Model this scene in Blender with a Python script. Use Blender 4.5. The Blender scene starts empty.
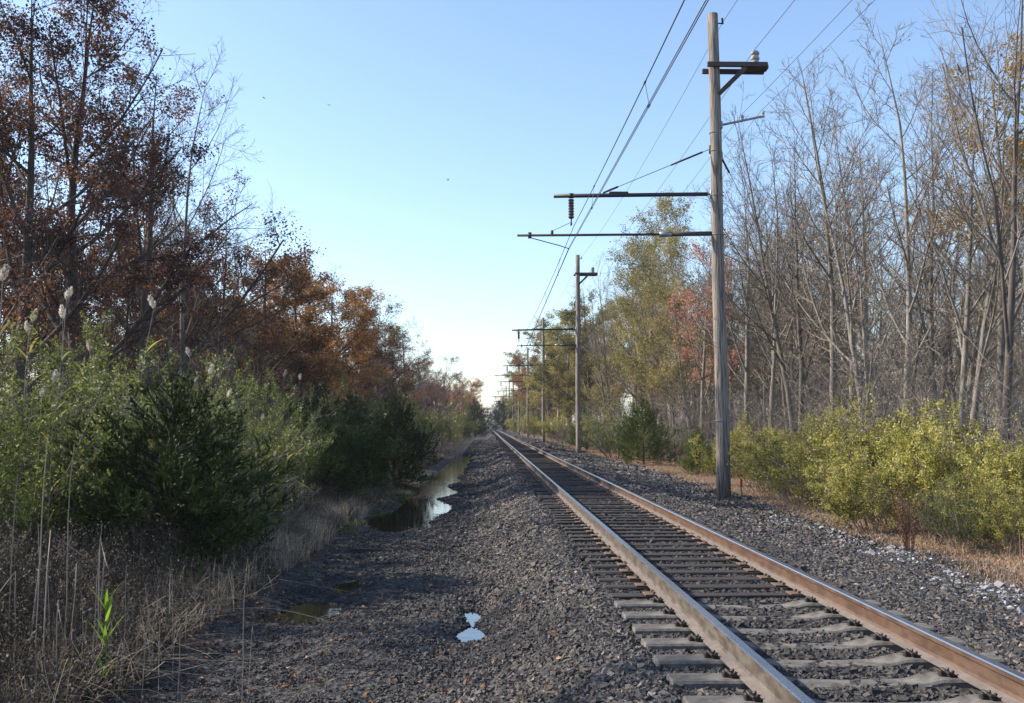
import bpy, math, random
import numpy as np
from mathutils import Vector, Matrix

# ------------------------------------------------------------------ camera, world, sun, exposure
sc = bpy.context.scene
COL = sc.collection
F_PX = 1040.0
CAM_Z = 1.54
YAW = math.atan(25.5 / F_PX)           # camera looks a touch right of the track
PITCH = math.atan(83.0 / F_PX)         # and a little upwards
cd = bpy.data.cameras.new('camera')
cd.sensor_fit = 'HORIZONTAL'; cd.sensor_width = 36.0
cd.lens = 36.0 * F_PX / 1024.0
cd.shift_y = -10.0 / 1024.0
cd.clip_start = 0.1; cd.clip_end = 6000
cam = bpy.data.objects.new('camera', cd); COL.objects.link(cam)
cam.location = (0, 0, CAM_Z)
cam.rotation_euler = (math.pi / 2 + PITCH, 0, -YAW)
sc.camera = cam

SUN_AZ, SUN_EL = math.radians(77), math.radians(33)      # azimuth: degrees left of the track's far end
world = bpy.data.worlds.new('World'); sc.world = world
world.use_nodes = True
wn = world.node_tree
for n in list(wn.nodes): wn.nodes.remove(n)
wo = wn.nodes.new('ShaderNodeOutputWorld'); wb = wn.nodes.new('ShaderNodeBackground')
sky = wn.nodes.new('ShaderNodeTexSky'); sky.sky_type = 'NISHITA'
sky.sun_disc = False
sky.sun_elevation = SUN_EL; sky.sun_rotation = -SUN_AZ
sky.altitude = 0; sky.air_density = 1.0; sky.dust_density = 0.8; sky.ozone_density = 2.3
wb.inputs['Strength'].default_value = 0.15
tint = wn.nodes.new('ShaderNodeMixRGB'); tint.blend_type = 'MULTIPLY'; tint.inputs[0].default_value = 1.0
tint.inputs[2].default_value = (.985, .985, 1.0, 1)
wn.links.new(sky.outputs[0], tint.inputs[1]); wn.links.new(tint.outputs[0], wb.inputs['Color']); wn.links.new(wb.outputs[0], wo.inputs['Surface'])

sd = bpy.data.lights.new('sun', 'SUN'); sd.energy = 5.0; sd.angle = math.radians(0.53); sd.color = (1.0, 0.89, 0.75)
sun = bpy.data.objects.new('sun', sd); COL.objects.link(sun)
to_sun = Vector((-math.sin(SUN_AZ) * math.cos(SUN_EL), math.cos(SUN_AZ) * math.cos(SUN_EL), math.sin(SUN_EL)))
sun.rotation_euler = to_sun.to_track_quat('Z', 'Y').to_euler()

sc.view_settings.view_transform = 'Standard'; sc.view_settings.look = 'None'
sc.view_settings.gamma = 1.0; sc.view_settings.use_curve_mapping = False
sc.view_settings.exposure = 0.85
sc.render.engine = 'CYCLES'
sc.cycles.max_bounces = 6; sc.cycles.diffuse_bounces = 2; sc.cycles.glossy_bounces = 2
sc.cycles.transmission_bounces = 3; sc.cycles.volume_bounces = 0
sc.cycles.sample_clamp_indirect = 4.0

# ------------------------------------------------------------------ helpers
TAU = 2 * math.pi
def at(px, py, Y):
    """the point of the photograph at pixel (px,py), Y metres down the line (used to measure the place)"""
    u = (px - 512) / F_PX; v = (341.5 - py) / F_PX
    fw = Vector((math.sin(YAW) * math.cos(PITCH), math.cos(YAW) * math.cos(PITCH), math.sin(PITCH)))
    rt = Vector((math.cos(YAW), -math.sin(YAW), 0)); up = rt.cross(fw)
    d = fw + rt * u + up * v
    return Vector((0, 0, CAM_Z)) + d * (Y / d.y)

def tag(o, label=None, cat=None, group=None, kind=None):
    if label: o['label'] = label
    if cat: o['category'] = cat
    if group: o['group'] = group
    if kind: o['kind'] = kind
    return o

def thing(name, label, cat, loc=(0, 0, 0), rz=0.0, s=1.0, group=None):
    o = bpy.data.objects.new(name, None); COL.objects.link(o)
    o.empty_display_size = 0.2
    o.location = loc; o.rotation_euler = (0, 0, rz)
    o.scale = (s, s, s) if not hasattr(s, '__len__') else s
    return tag(o, label, cat, group)

def link(name, me, parent=None):
    o = bpy.data.objects.new(name, me); COL.objects.link(o)
    if parent is not None: o.parent = parent
    return o

class Geo:
    """collects vertex/face arrays and builds ONE mesh"""
    def __init__(self): self.v = []; self.f = []; self.n = 0
    def add(self, verts, faces, rnd=0.5, mat=0):
        verts = np.asarray(verts, dtype=np.float64).reshape(-1, 3); faces = np.asarray(faces, dtype=np.int64)
        if len(faces) == 0: return
        r = np.broadcast_to(np.asarray(rnd, dtype=np.float64), (len(faces),))
        self.v.append(verts); self.f.append((faces + self.n, r, mat)); self.n += len(verts)
    def mesh(self, name, mats, smooth=False):
        me = bpy.data.meshes.new(name)
        V = np.concatenate(self.v); me.vertices.add(len(V)); me.vertices.foreach_set('co', V.astype(np.float32).ravel())
        loops = np.concatenate([f.ravel() for f, _, _ in self.f])
        tot = np.concatenate([np.full(len(f), f.shape[1]) for f, _, _ in self.f])
        start = np.concatenate([[0], np.cumsum(tot)[:-1]])
        me.loops.add(len(loops)); me.loops.foreach_set('vertex_index', loops.astype(np.int32))
        me.polygons.add(len(tot)); me.polygons.foreach_set('loop_start', start.astype(np.int32))
        try: me.polygons.foreach_set('loop_total', tot.astype(np.int32))
        except Exception: pass
        mi = np.concatenate([np.full(len(f), m) for f, _, m in self.f])
        me.polygons.foreach_set('material_index', mi.astype(np.int32))
        sm = np.zeros(len(tot), dtype=bool)
        if smooth is True: sm[:] = True
        elif smooth is not False: sm = np.isin(mi, list(smooth))
        me.polygons.foreach_set('use_smooth', sm)
        a = me.attributes.new('rnd', 'FLOAT', 'FACE')
        a.data.foreach_set('value', np.concatenate([r for _, r, _ in self.f]).astype(np.float32))
        for m in mats: me.materials.append(m)
        me.update(calc_edges=True); me.validate()
        return me

def box(g, c, s, rot=None, mat=0, rnd=.5, bev=0.0):
    x, y, z = [a / 2 for a in s]
    if bev > 0:
        b = bev
        rings = []
        for zz, ins in ((-z, b), (-z + b, 0), (z - b, 0), (z, b)):
            X, Y = x - ins, y - ins
            rings.append([(-X + (b if not ins else 0), -Y, zz), (X - (b if not ins else 0), -Y, zz), (X, -Y + (b if not ins else 0), zz), (X, Y - (b if not ins else 0), zz),
                          (X - (b if not ins else 0), Y, zz), (-X + (b if not ins else 0), Y, zz), (-X, Y - (b if not ins else 0), zz), (-X, -Y + (b if not ins else 0), zz)])
        V = np.array(rings).reshape(-1, 3); F = []
        for k in range(3):
            for i in range(8): F.append((k*8+i, k*8+(i+1) % 8, (k+1)*8+(i+1) % 8, (k+1)*8+i))
        caps = [[7, 6, 5, 4, 3, 2, 1, 0], [24+i for i in range(8)]]
    else:
        V = np.array([(i*x, j*y, k*z) for k in (-1, 1) for j in (-1, 1) for i in (-1, 1)], float)
        F = [(0, 1, 5, 4), (1, 3, 7, 5), (3, 2, 6, 7), (2, 0, 4, 6), (4, 5, 7, 6), (2, 3, 1, 0)]; caps = []
    if rot is not None: V = V @ np.array(rot.to_3x3()).T
    V = V + np.array(c)
    base = g.n
    g.add(V, F, rnd, mat)
    if caps: g.f.append((np.array(caps) + base, np.full(2, rnd), mat))

def tubes(g, P, R, sides=6, mat=0, rnd=.5, caps=False):
    """P (n,K,3), R (n,K): continuous tapered tubes"""
    P = np.asarray(P, float); R = np.asarray(R, float)
    if P.ndim == 2: P = P[None]; R = R[None]
    n, K, _ = P.shape
    if n == 0: return
    T = np.gradient(P, axis=1); T /= np.linalg.norm(T, axis=2, keepdims=True) + 1e-9
    D = P[:, -1] - P[:, 0]; D /= np.linalg.norm(D, axis=1, keepdims=True) + 1e-9
    ref = np.where(np.abs(D[:, 2:3]) > .8, np.array([[1., 0, 0]]), np.array([[0, 0, 1.]]))[:, None, :]
    A = np.cross(T, ref); A /= np.linalg.norm(A, axis=2, keepdims=True) + 1e-9
    B = np.cross(A, T)
    th = np.arange(sides) * TAU / sides
    V = P[:, :, None, :] + R[:, :, None, None] * (np.cos(th)[None, None, :, None] * A[:, :, None, :] + np.sin(th)[None, None, :, None] * B[:, :, None, :])
    idx = np.arange(n * K * sides).reshape(n, K, sides)
    a = idx[:, :-1, :]; b = np.roll(a, -1, axis=2); c = idx[:, 1:, :]; d = np.roll(c, -1, axis=2)
    Fq = np.stack([a, c, d, b], axis=-1).reshape(-1, 4)
    r = np.asarray(rnd, float)
    if r.ndim == 1: r = np.repeat(r, (K - 1) * sides)
    base = g.n
    g.add(V.reshape(-1, 3), Fq, r, mat)
    if caps:
        rr = .5 if r.ndim else float(r)
        g.f.append((idx[:, 0, :] + base, np.full(n, rr), mat)); g.f.append((idx[:, -1, ::-1] + base, np.full(n, rr), mat))

def rod(g, a, b, r, sides=8, mat=0, r2=None, rnd=.5):
    a = np.array(a, float); b = np.array(b, float)
    tubes(g, np.stack([a, (a + b) / 2, b]), np.array([r, (r + (r2 or r)) / 2, r2 or r]), sides, mat, rnd, caps=True)

def lathe(g, a, b, prof, sides=12, mat=0):
    """profile list of (t, r) along a->b"""
    a = np.array(a, float); b = np.array(b, float)
    P = np.array([a + (b - a) * t for t, _ in prof]); R = np.array([r for _, r in prof])
    # tubes() uses gradient tangents, fine for a straight axis provided points differ
    tubes(g, P, R, sides, mat, .5, caps=True)

def unit(rng, n):
    v = rng.normal(size=(n, 3)); return v / (np.linalg.norm(v, axis=1, keepdims=True) + 1e-9)

def leaves(g, rng, P, size, mat=0, rnd=None, aspect=.6, jit=.3, up=0.0, fold=.15):
    """small diamond leaves at the points P"""
    n = len(P)
    if n == 0: return
    s = size * rng.uniform(1 - jit, 1 + jit, n)[:, None]
    A = unit(rng, n); A[:, 2] -= up; A /= np.linalg.norm(A, axis=1, keepdims=True)
    B = np.cross(A, unit(rng, n)); B /= np.linalg.norm(B, axis=1, keepdims=True) + 1e-9
    N = np.cross(A, B)
    V = np.stack([P, P + A*s*.45 + B*s*aspect*.5 + N*s*fold, P + A*s, P + A*s*.5 - B*s*aspect*.5 + N*s*fold], axis=1)
    F = np.arange(4 * n).reshape(n, 4)
    g.add(V.reshape(-1, 3), F, rng.uniform(0, 1, n) if rnd is None else rnd, mat)

def spikes(g, rng, P, D, length, width, mat=0, rnd=None):
    """narrow triangles from P along D"""
    n = len(P)
    L = length * rng.uniform(.6, 1.3, n)[:, None]
    S = np.cross(D, unit(rng, n)); S /= np.linalg.norm(S, axis=1, keepdims=True) + 1e-9
    V = np.stack([P - S*width/2, P + S*width/2, P + D*L], axis=1)
    g.add(V.reshape(-1, 3), np.arange(3*n).reshape(n, 3), rng.uniform(0, 1, n) if rnd is None else rnd, mat)

def blades(g, rng, P, h, w, lean=.35, mat=0, rnd=None, curl=.5):
    """bent grass blades: 2 quads and a tip triangle each"""
    n = len(P)
    h = (np.asarray(h) * rng.uniform(.55, 1.2, n))[:, None]
    a = rng.uniform(0, TAU, n); d = np.stack([np.cos(a), np.sin(a), np.zeros(n)], 1)
    b = rng.uniform(0, TAU, n); s = np.stack([np.cos(b), np.sin(b), np.zeros(n)], 1) * (w / 2)
    ln = np.abs(rng.normal(0, lean, n))[:, None]
    up = np.array([[0, 0, 1.]])
    p1 = P + up*h*.5 + d*h*ln*.3; p2 = P + up*h*(.95 - .2*ln) + d*h*ln*(.7 + curl*.3)
    p3 = p2 + d*h*ln*.5*curl + up*h*.12*(1 - ln)
    V = np.stack([P - s, P + s, p1 - s, p1 + s, p2 - s*.7, p2 + s*.7, p3], axis=1)
    base = np.arange(n)[:, None] * 7
    r = rng.uniform(0, 1, n) if rnd is None else rnd
    Q = np.concatenate([base + np.array([[0, 1, 3, 2]]), base + np.array([[2, 3, 5, 4]])]); 
    b0 = g.n
    g.add(V.reshape(-1, 3), Q, np.concatenate([r, r]), mat)
    g.f.append((base + np.array([[4, 5, 6]]) + b0, np.asarray(r), mat))

def spawn(rng, P, R, m, t0, t1, ang, angj, lenr, K, up, wig, rr=.6, rmin=.004, taper=.6, minlen=0.0):
    n, Kp, _ = P.shape
    t = t0 + (t1 - t0) * (np.arange(m)[None, :] + rng.uniform(0, 1, (n, m))) / m
    ti = np.clip(t * (Kp - 1), 0, Kp - 1.001); i = ti.astype(int); f = (ti - i)[..., None]
    rows = np.arange(n)[:, None]
    pos = P[rows, i] * (1 - f) + P[rows, i+1] * f
    T = P[rows, i+1] - P[rows, i]; T /= np.linalg.norm(T, axis=2, keepdims=True) + 1e-9
    pr = R[rows, i] * (1 - f[..., 0]) + R[rows, i+1] * f[..., 0]
    L = np.linalg.norm(np.diff(P, axis=1), axis=2).sum(1)[:, None]
    ref = np.where(np.abs(T[..., 2:3]) > .9, np.array([1., 0, 0]), np.array([0, 0, 1.]))
    A = np.cross(T, ref); A /= np.linalg.norm(A, axis=2, keepdims=True) + 1e-9
    B = np.cross(T, A)
    az = np.arange(m)[None, :] * 2.4 + rng.uniform(0, TAU, (n, 1)) + rng.normal(0, .5, (n, m))
    an = np.abs(ang + rng.normal(0, angj, (n, m)))
    d = np.cos(an)[..., None]*T + np.sin(an)[..., None]*(np.cos(az)[..., None]*A + np.sin(az)[..., None]*B)
    ln = np.maximum(L * lenr * (1 - taper*(t - t0)/(t1 - t0 + 1e-6)) * rng.uniform(.65, 1.25, (n, m)), minlen)
    N = n * m
    d = d.reshape(N, 3); pos = pos.reshape(N, 3); ln = ln.reshape(N, 1); pr = pr.reshape(N)
    out = np.zeros((N, K, 3)); out[:, 0] = pos
    p = pos
    for k in range(1, K):
        d = d + np.array([[0, 0, up]]) / (K - 1) * 2 + rng.normal(0, wig, (N, 3))
        d /= np.linalg.norm(d, axis=1, keepdims=True) + 1e-9
        p = p + d * ln / (K - 1); out[:, k] = p
    Lr = (L / (np.percentile(L, 75) + 1e-9)).repeat(m, 1).reshape(N)
    kp = rng.uniform(size=N) < np.clip(Lr**1.3, .12, 1) if n > 20 else np.ones(N, bool)
    out = out[kp]; pr = pr[kp]; N = len(out)
    r0 = np.maximum(pr * rr, rmin)[:, None]
    RR = r0 * np.linspace(1, .3, K)[None, :]; RR = np.maximum(RR, rmin * .6)
    return out, RR

# smooth pseudo-noise on numpy arrays
_nr = np.random.default_rng(7)
_dirs = [( _nr.uniform(0, TAU), _nr.uniform(.8, 1.25), _nr.uniform(0, TAU)) for _ in range(7)]
def wav(x, y, scale):
    s = 0
    for k, (a, m, ph) in enumerate(_dirs):
        s = s + np.sin((x*math.cos(a) + y*math.sin(a)) * m * TAU / scale + ph + .7*np.sin((x*math.sin(a) - y*math.cos(a)) * TAU / scale * .6))
    return s / 4.0

# ------------------------------------------------------------------ materials
def mat_new(name):
    m = bpy.data.materials.new(name); m.use_nodes = True
    nt = m.node_tree
    for n in list(nt.nodes): nt.nodes.remove(n)
    return m, nt, nt.nodes.new('ShaderNodeOutputMaterial')
def N(nt, t, **kw):
    n = nt.nodes.new(t)
    for k, v in kw.items():
        if k in n.inputs: n.inputs[k].default_value = v
        else: setattr(n, k, v)
    return n
def ramp(nt, fac, stops, interp='LINEAR'):
    r = nt.nodes.new('ShaderNodeValToRGB'); r.color_ramp.interpolation = interp
    el = r.color_ramp.elements
    while len(el) > 1: el.remove(el[0])
    el[0].position = stops[0][0]; el[0].color = (*stops[0][1], 1)
    for p, c in stops[1:]:
        e = el.new(p); e.color = (*c, 1)
    nt.links.new(fac, r.inputs[0]); return r.outputs[0]
def bump(nt, h, strength, dist=.02):
    b = N(nt, 'ShaderNodeBump', Strength=strength, Distance=dist); nt.links.new(h, b.inputs['Height']); return b.outputs[0]

def leaf_mat(name, cols, trans=.35, rough=.6, tint=.25):
    m, nt, o = mat_new(name)
    at_ = N(nt, 'ShaderNodeAttribute', attribute_name='rnd')
    oi = N(nt, 'ShaderNodeObjectInfo')
    c = ramp(nt, at_.outputs['Fac'], [(i/(max(len(cols)-1, 1)), k) for i, k in enumerate(cols)])
    hsv = N(nt, 'ShaderNodeHueSaturation')
    mp = N(nt, 'ShaderNodeMapRange'); mp.inputs['To Min'].default_value = 1 - tint; mp.inputs['To Max'].default_value = 1 + tint
    nt.links.new(oi.outputs['Random'], mp.inputs['Value']); nt.links.new(mp.outputs[0], hsv.inputs['Value'])
    nt.links.new(c, hsv.inputs['Color'])
    p = N(nt, 'ShaderNodeBsdfPrincipled', Roughness=rough)
    p.inputs['Specular IOR Level'].default_value = .25
    t = N(nt, 'ShaderNodeBsdfTranslucent')
    nt.links.new(hsv.outputs[0], p.inputs['Base Color']); nt.links.new(hsv.outputs[0], t.inputs['Color'])
    mx = N(nt, 'ShaderNodeMixShader'); mx.inputs[0].default_value = trans
    nt.links.new(p.outputs[0], mx.inputs[1]); nt.links.new(t.outputs[0], mx.inputs[2]); nt.links.new(mx.outputs[0], o.inputs[0])
    return m

def bark_mat(name, c1, c2, scale=6., stretch=.15):
    m, nt, o = mat_new(name)
    tc = N(nt, 'ShaderNodeTexCoord'); mp = N(nt, 'ShaderNodeMapping'); mp.inputs['Scale'].default_value = (1, 1, stretch)
    nt.links.new(tc.outputs['Object'], mp.inputs[0])
    no = N(nt, 'ShaderNodeTexNoise', Scale=scale, Detail=4.0, Roughness=.7); nt.links.new(mp.outputs[0], no.inputs['Vector'])
    oi = N(nt, 'ShaderNodeObjectInfo')
    c = ramp(nt, no.outputs['Fac'], [(.3, c1), (.7, c2)])
    hsv = N(nt, 'ShaderNodeHueSaturation'); mr = N(nt, 'ShaderNodeMapRange'); mr.inputs['To Min'].default_value = .7; mr.inputs['To Max'].default_value = 1.3
    nt.links.new(oi.outputs['Random'], mr.inputs['Value']); nt.links.new(mr.outputs[0], hsv.inputs['Value']); nt.links.new(c, hsv.inputs['Color'])
    p = N(nt, 'ShaderNodeBsdfPrincipled', Roughness=.9); p.inputs['Specular IOR Level'].default_value = .2
    nt.links.new(hsv.outputs[0], p.inputs['Base Color'])
    nt.links.new(bump(nt, no.outputs['Fac'], .6, .03), p.inputs['Normal'])
    nt.links.new(p.outputs[0], o.inputs[0]); return m

def plain(name, col, rough=.6, metal=0., nscale=8., nstr=.25, col2=None, bmp=.0, stretch=(1, 1, 1), lo=.35, hi=.65):
    m, nt, o = mat_new(name)
    tc = N(nt, 'ShaderNodeTexCoord'); mp = N(nt, 'ShaderNodeMapping'); mp.inputs['Scale'].default_value = stretch
    nt.links.new(tc.outputs['Object'], mp.inputs[0])
    no = N(nt, 'ShaderNodeTexNoise', Scale=nscale, Detail=5.0, Roughness=.65); nt.links.new(mp.outputs[0], no.inputs['Vector'])
    c2 = col2 or tuple(c*(1 - nstr) for c in col)
    c = ramp(nt, no.outputs['Fac'], [(lo, c2), (hi, col)])
    p = N(nt, 'ShaderNodeBsdfPrincipled', Roughness=rough, Metallic=metal)
    nt.links.new(c, p.inputs['Base Color'])
    if bmp: nt.links.new(bump(nt, no.outputs['Fac'], bmp, .02), p.inputs['Normal'])
    nt.links.new(p.outputs[0], o.inputs[0]); return m

def rnd_mat(name, cols, rough=.85, nscale=30., spec=.3):
    """colour picked per piece from the rnd attribute, with fine grain on top"""
    m, nt, o = mat_new(name)
    a = N(nt, 'ShaderNodeAttribute', attribute_name='rnd')
    c = ramp(nt, a.outputs['Fac'], [(i/(len(cols)-1), k) for i, k in enumerate(cols)])
    tc = N(nt, 'ShaderNodeTexCoord')
    no = N(nt, 'ShaderNodeTexNoise', Scale=nscale, Detail=3.0); nt.links.new(tc.outputs['Object'], no.inputs['Vector'])
    mr = N(nt, 'ShaderNodeMapRange'); mr.inputs['To Min'].default_value = .6; mr.inputs['To Max'].default_value = 1.4
    nt.links.new(no.outputs['Fac'], mr.inputs['Value'])
    h = N(nt, 'ShaderNodeHueSaturation'); nt.links.new(mr.outputs[0], h.inputs['Value']); nt.links.new(c, h.inputs['Color'])
    p = N(nt, 'ShaderNodeBsdfPrincipled', Roughness=rough); p.inputs['Specular IOR Level'].default_value = spec
    nt.links.new(h.outputs[0], p.inputs['Base Color']); nt.links.new(p.outputs[0], o.inputs[0]); return m

M = {}
M['bark_grey'] = bark_mat('grey bark', (.075, .066, .056), (.26, .235, .20))
M['bark_dark'] = bark_mat('dark bark', (.045, .038, .034), (.115, .098, .085))
M['twig_grey'] = bark_mat('grey brown twigs', (.12, .10, .082), (.26, .222, .18), 1.0, 1)
M['twig_dark'] = bark_mat('dark brown twigs', (.05, .04, .035), (.11, .088, .075), 1.0, 1)
M['russet'] = leaf_mat('russet oak leaves', [(.045, .024, .022), (.085, .038, .028), (.13, .06, .036), (.33, .155, .06)], .35, tint=.4)
M['orange'] = leaf_mat('orange brown oak leaves', [(.11, .055, .025), (.22, .115, .04), (.42, .20, .06), (.34, .22, .08)], .35, tint=.4)
M['maple'] = leaf_mat('salmon red maple leaves', [(.26, .10, .06), (.38, .17, .10), (.48, .25, .16)], .4)
M['olive'] = leaf_mat('olive yellow leaves', [(.11, .105, .04), (.21, .19, .06), (.33, .28, .09), (.42, .34, .12)], .4)
M['gold'] = leaf_mat('gold leaves', [(.22, .13, .025), (.36, .23, .04), (.42, .28, .07)], .4)
M['privet'] = leaf_mat('yellow green bush leaves', [(.12, .13, .03), (.26, .25, .05), (.42, .38, .09), (.60, .54, .24)], .4)
M['leaf_green'] = leaf_mat('green bush leaves', [(.035, .055, .014), (.075, .105, .022), (.15, .175, .035), (.17, .19, .045), (.36, .38, .22)], .45)
M['cedar'] = leaf_mat('cedar foliage', [(.03, .05, .016), (.07, .10, .028), (.19, .22, .06)], .15)
M['cedar_sunlit'] = leaf_mat('sun tinted cedar foliage', [(.06, .09, .025), (.13, .17, .04), (.24, .27, .065)], .2)  # cedar greens lightened: sunlight on the right-hand cedars put into the colour
M['sage'] = leaf_mat('grey green bush leaves', [(.10, .12, .06), (.18, .2, .11), (.27, .28, .18)], .3)
M['reed_green'] = leaf_mat('reed leaf', [(.14, .17, .03), (.27, .27, .05), (.42, .36, .09)], .45)
M['reed_bright'] = leaf_mat('bright reed leaf', [(.13, .24, .02), (.2, .32, .03)], .5)
M['straw'] = leaf_mat('dry straw', [(.10, .078, .055), (.20, .16, .11), (.36, .30, .22)], .3)
M['straw_sunlit'] = leaf_mat('sun tinted straw', [(.22, .17, .12), (.38, .32, .24), (.55, .48, .38)], .35)  # straw colours lightened so the tufts carry sunlight in their colour
M['stalk'] = leaf_mat('dry reed stalk', [(.20, .17, .15), (.28, .24, .21), (.36, .31, .26)], .1)
M['plume'] = leaf_mat('silky reed plume', [(.45, .40, .34), (.62, .57, .50), (.75, .71, .65)], .5)
M['weed'] = leaf_mat('brown weeds', [(.06, .045, .034), (.12, .09, .062), (.20, .16, .11), (.36, .31, .26)], .3)
M['pinkgrass'] = leaf_mat('tan pink grass', [(.22, .14, .09), (.38, .26, .17), (.52, .38, .26)], .3)
M['redweed'] = leaf_mat('red brown weed', [(.20, .10, .06), (.34, .19, .12)], .2)
M['litter'] = rnd_mat('fallen leaves', [(.07, .035, .02), (.15, .07, .03), (.27, .13, .055), (.38, .27, .17)])
M['moss'] = leaf_mat('low green grass', [(.05, .08, .012), (.10, .15, .02), (.15, .18, .03)], .3)
M['stone'] = rnd_mat('crushed trap rock', [(.028, .027, .028), (.055, .052, .050), (.09, .082, .075), (.14, .122, .104), (.24, .215, .19)], .8)
M['pale_stone'] = rnd_mat('pale gravel', [(.15, .155, .17), (.26, .265, .28), (.45, .46, .48)])
M['concrete'] = plain('sleeper concrete', (.165, .155, .14), .9, 0, 9., .35, (.055, .05, .045), .5)
M['tiewood'] = plain('creosoted wood', (.04, .031, .026), .85, 0, 6., .5, (.014, .012, .011), .5, (.4, 3, 3))
M['tieplate'] = plain('rusty plate steel', (.17, .12, .085), .8, .2, 20., .4)
M['clip'] = plain('dark clip steel', (.045, .038, .034), .6, .4, 20., .4)
M['rail_top'] = plain('polished rail head', (.62, .62, .64), .24, 1., 3., .15, None, 0, (1, .3, 1))
M['rust_grey'] = plain('dusty rusted rail side', (.135, .115, .095), .6, .3, 3., .4, (.065, .052, .042), .15, (3, 1.2, 3), .4, .6)
M['rust_red'] = plain('orange rusted rail side', (.13, .082, .056), .6, .3, 3., .4, (.08, .045, .03), .15, (3, 1.2, 3), .4, .6)
M['rail_foot'] = plain('lighter rail foot', (.15, .13, .115), .85, 0, 9., .4, (.11, .09, .08), .1)  # foot a lighter grey brown than the rail sides
M['polewood'] = plain('weathered pole wood', (.27, .235, .205), .9, 0, 26., .5, (.055, .045, .04), 1., (1, 1, .05), .36, .58)
M['armwood'] = plain('dark tarred timber', (.075, .062, .05), .8, 0, 6., .5, (.03, .025, .022), .4, (.3, 2, 2))
M['black'] = plain('black coated pipe', (.018, .018, .02), .45, 0, 6., .3)
M['galv'] = plain('galvanised steel', (.33, .35, .38), .5, .7, 12., .3)
M['porcelain'] = plain('grey porcelain', (.30, .29, .27), .35, 0, 6., .2)
M['brownpor'] = plain('dark brown porcelain', (.06, .045, .035), .35, 0, 6., .2)
M['wire'] = plain('weathered wire', (.06, .06, .065), .5, .5, 3., .2)
M['redpaint'] = plain('red plastic', (.5, .05, .03), .5, 0, 6., .2)
M['feather'] = plain('dark feathers', (.03, .026, .024), .8, 0, 30., .3)
M['driftwood'] = plain('weathered board', (.06, .045, .035), .9, 0, 10., .5, (.025, .02, .017), .6, (.3, 2, 2))

# ground: dark ballast near the track, soil and leaf litter in the woods, tan turf strip on the right
m, nt, o = mat_new('ground'); M['ground'] = m
gm = N(nt, 'ShaderNodeNewGeometry'); sp = N(nt, 'ShaderNodeSeparateXYZ'); nt.links.new(gm.outputs['Position'], sp.inputs[0])
n1 = N(nt, 'ShaderNodeTexNoise', Scale=.7, Detail=4.0); nt.links.new(gm.outputs['Position'], n1.inputs['Vector'])
n2 = N(nt, 'ShaderNodeTexNoise', Scale=9., Detail=5.0, Roughness=.75); nt.links.new(gm.outputs['Position'], n2.inputs['Vector'])
vo = N(nt, 'ShaderNodeTexVoronoi', Scale=17.); nt.links.new(gm.outputs['Position'], vo.inputs['Vector'])
grav = ramp(nt, vo.outputs['Color'], [(0, (.025, .025, .026)), (.5, (.055, .052, .05)), (.85, (.09, .085, .075)), (1, (.16, .15, .13))])
soil = ramp(nt, n2.outputs['Fac'], [(.3, (.035, .026, .019)), (.55, (.085, .058, .038)), (.75, (.15, .10, .06))])
tan = ramp(nt, n2.outputs['Fac'], [(.3, (.10, .07, .045)), (.6, (.24, .17, .11)), (.8, (.32, .25, .18))])
def band(x0, x1, x2, x3):
    a = N(nt, 'ShaderNodeMath', operation='MULTIPLY_ADD'); nt.links.new(n1.outputs['Fac'], a.inputs[0]); a.inputs[1].default_value = 1.6; 
    b = N(nt, 'ShaderNodeMath', operation='SUBTRACT'); nt.links.new(sp.outputs[0], b.inputs[0]); b.inputs[1].default_value = .8
    nt.links.new(b.outputs[0], a.inputs[2])
    mr1 = N(nt, 'ShaderNodeMapRange'); mr1.inputs['From Min'].default_value = x0; mr1.inputs['From Max'].default_value = x1; nt.links.new(a.outputs[0], mr1.inputs['Value'])
    mr2 = N(nt, 'ShaderNodeMapRange'); mr2.inputs['From Min'].default_value = x3; mr2.inputs['From Max'].default_value = x2; nt.links.new(a.outputs[0], mr2.inputs['Value'])
    q = N(nt, 'ShaderNodeMath', operation='MULTIPLY'); nt.links.new(mr1.outputs[0], q.inputs[0]); nt.links.new(mr2.outputs[0], q.inputs[1]); return q.outputs[0]
mx = N(nt, 'ShaderNodeMixRGB'); nt.links.new(band(-3.3, -2.6, 7.0, 7.5), mx.inputs[0]); nt.links.new(soil, mx.inputs[1]); nt.links.new(grav, mx.inputs[2])
mx2 = N(nt, 'ShaderNodeMixRGB'); nt.links.new(band(7.0, 7.5, 9.6, 10.4), mx2.inputs[0]); nt.links.new(mx.outputs[0], mx2.inputs[1]); nt.links.new(tan, mx2.inputs[2])
p = N(nt, 'ShaderNodeBsdfPrincipled', Roughness=.9); p.inputs['Specular IOR Level'].default_value = .2
nt.links.new(mx2.outputs[0], p.inputs['Base Color'])
ad = N(nt, 'ShaderNodeMath', operation='ADD'); nt.links.new(vo.outputs['Distance'], ad.inputs[0]); nt.links.new(n2.outputs['Fac'], ad.inputs[1])
nt.links.new(bump(nt, ad.outputs[0], .9, .05), p.inputs['Normal']); nt.links.new(p.outputs[0], o.inputs[0])

m, nt, o = mat_new('ditch water'); M['water'] = m
tc = N(nt, 'ShaderNodeTexCoord'); no = N(nt, 'ShaderNodeTexNoise', Scale=5., Detail=2.0); nt.links.new(tc.outputs['Object'], no.inputs['Vector'])
p = N(nt, 'ShaderNodeBsdfPrincipled', Roughness=.03, IOR=2.2); p.inputs['Base Color'].default_value = (.010, .009, .008, 1)
nt.links.new(bump(nt, no.outputs['Fac'], .12, .02), p.inputs['Normal']); nt.links.new(p.outputs[0], o.inputs[0])

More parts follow.
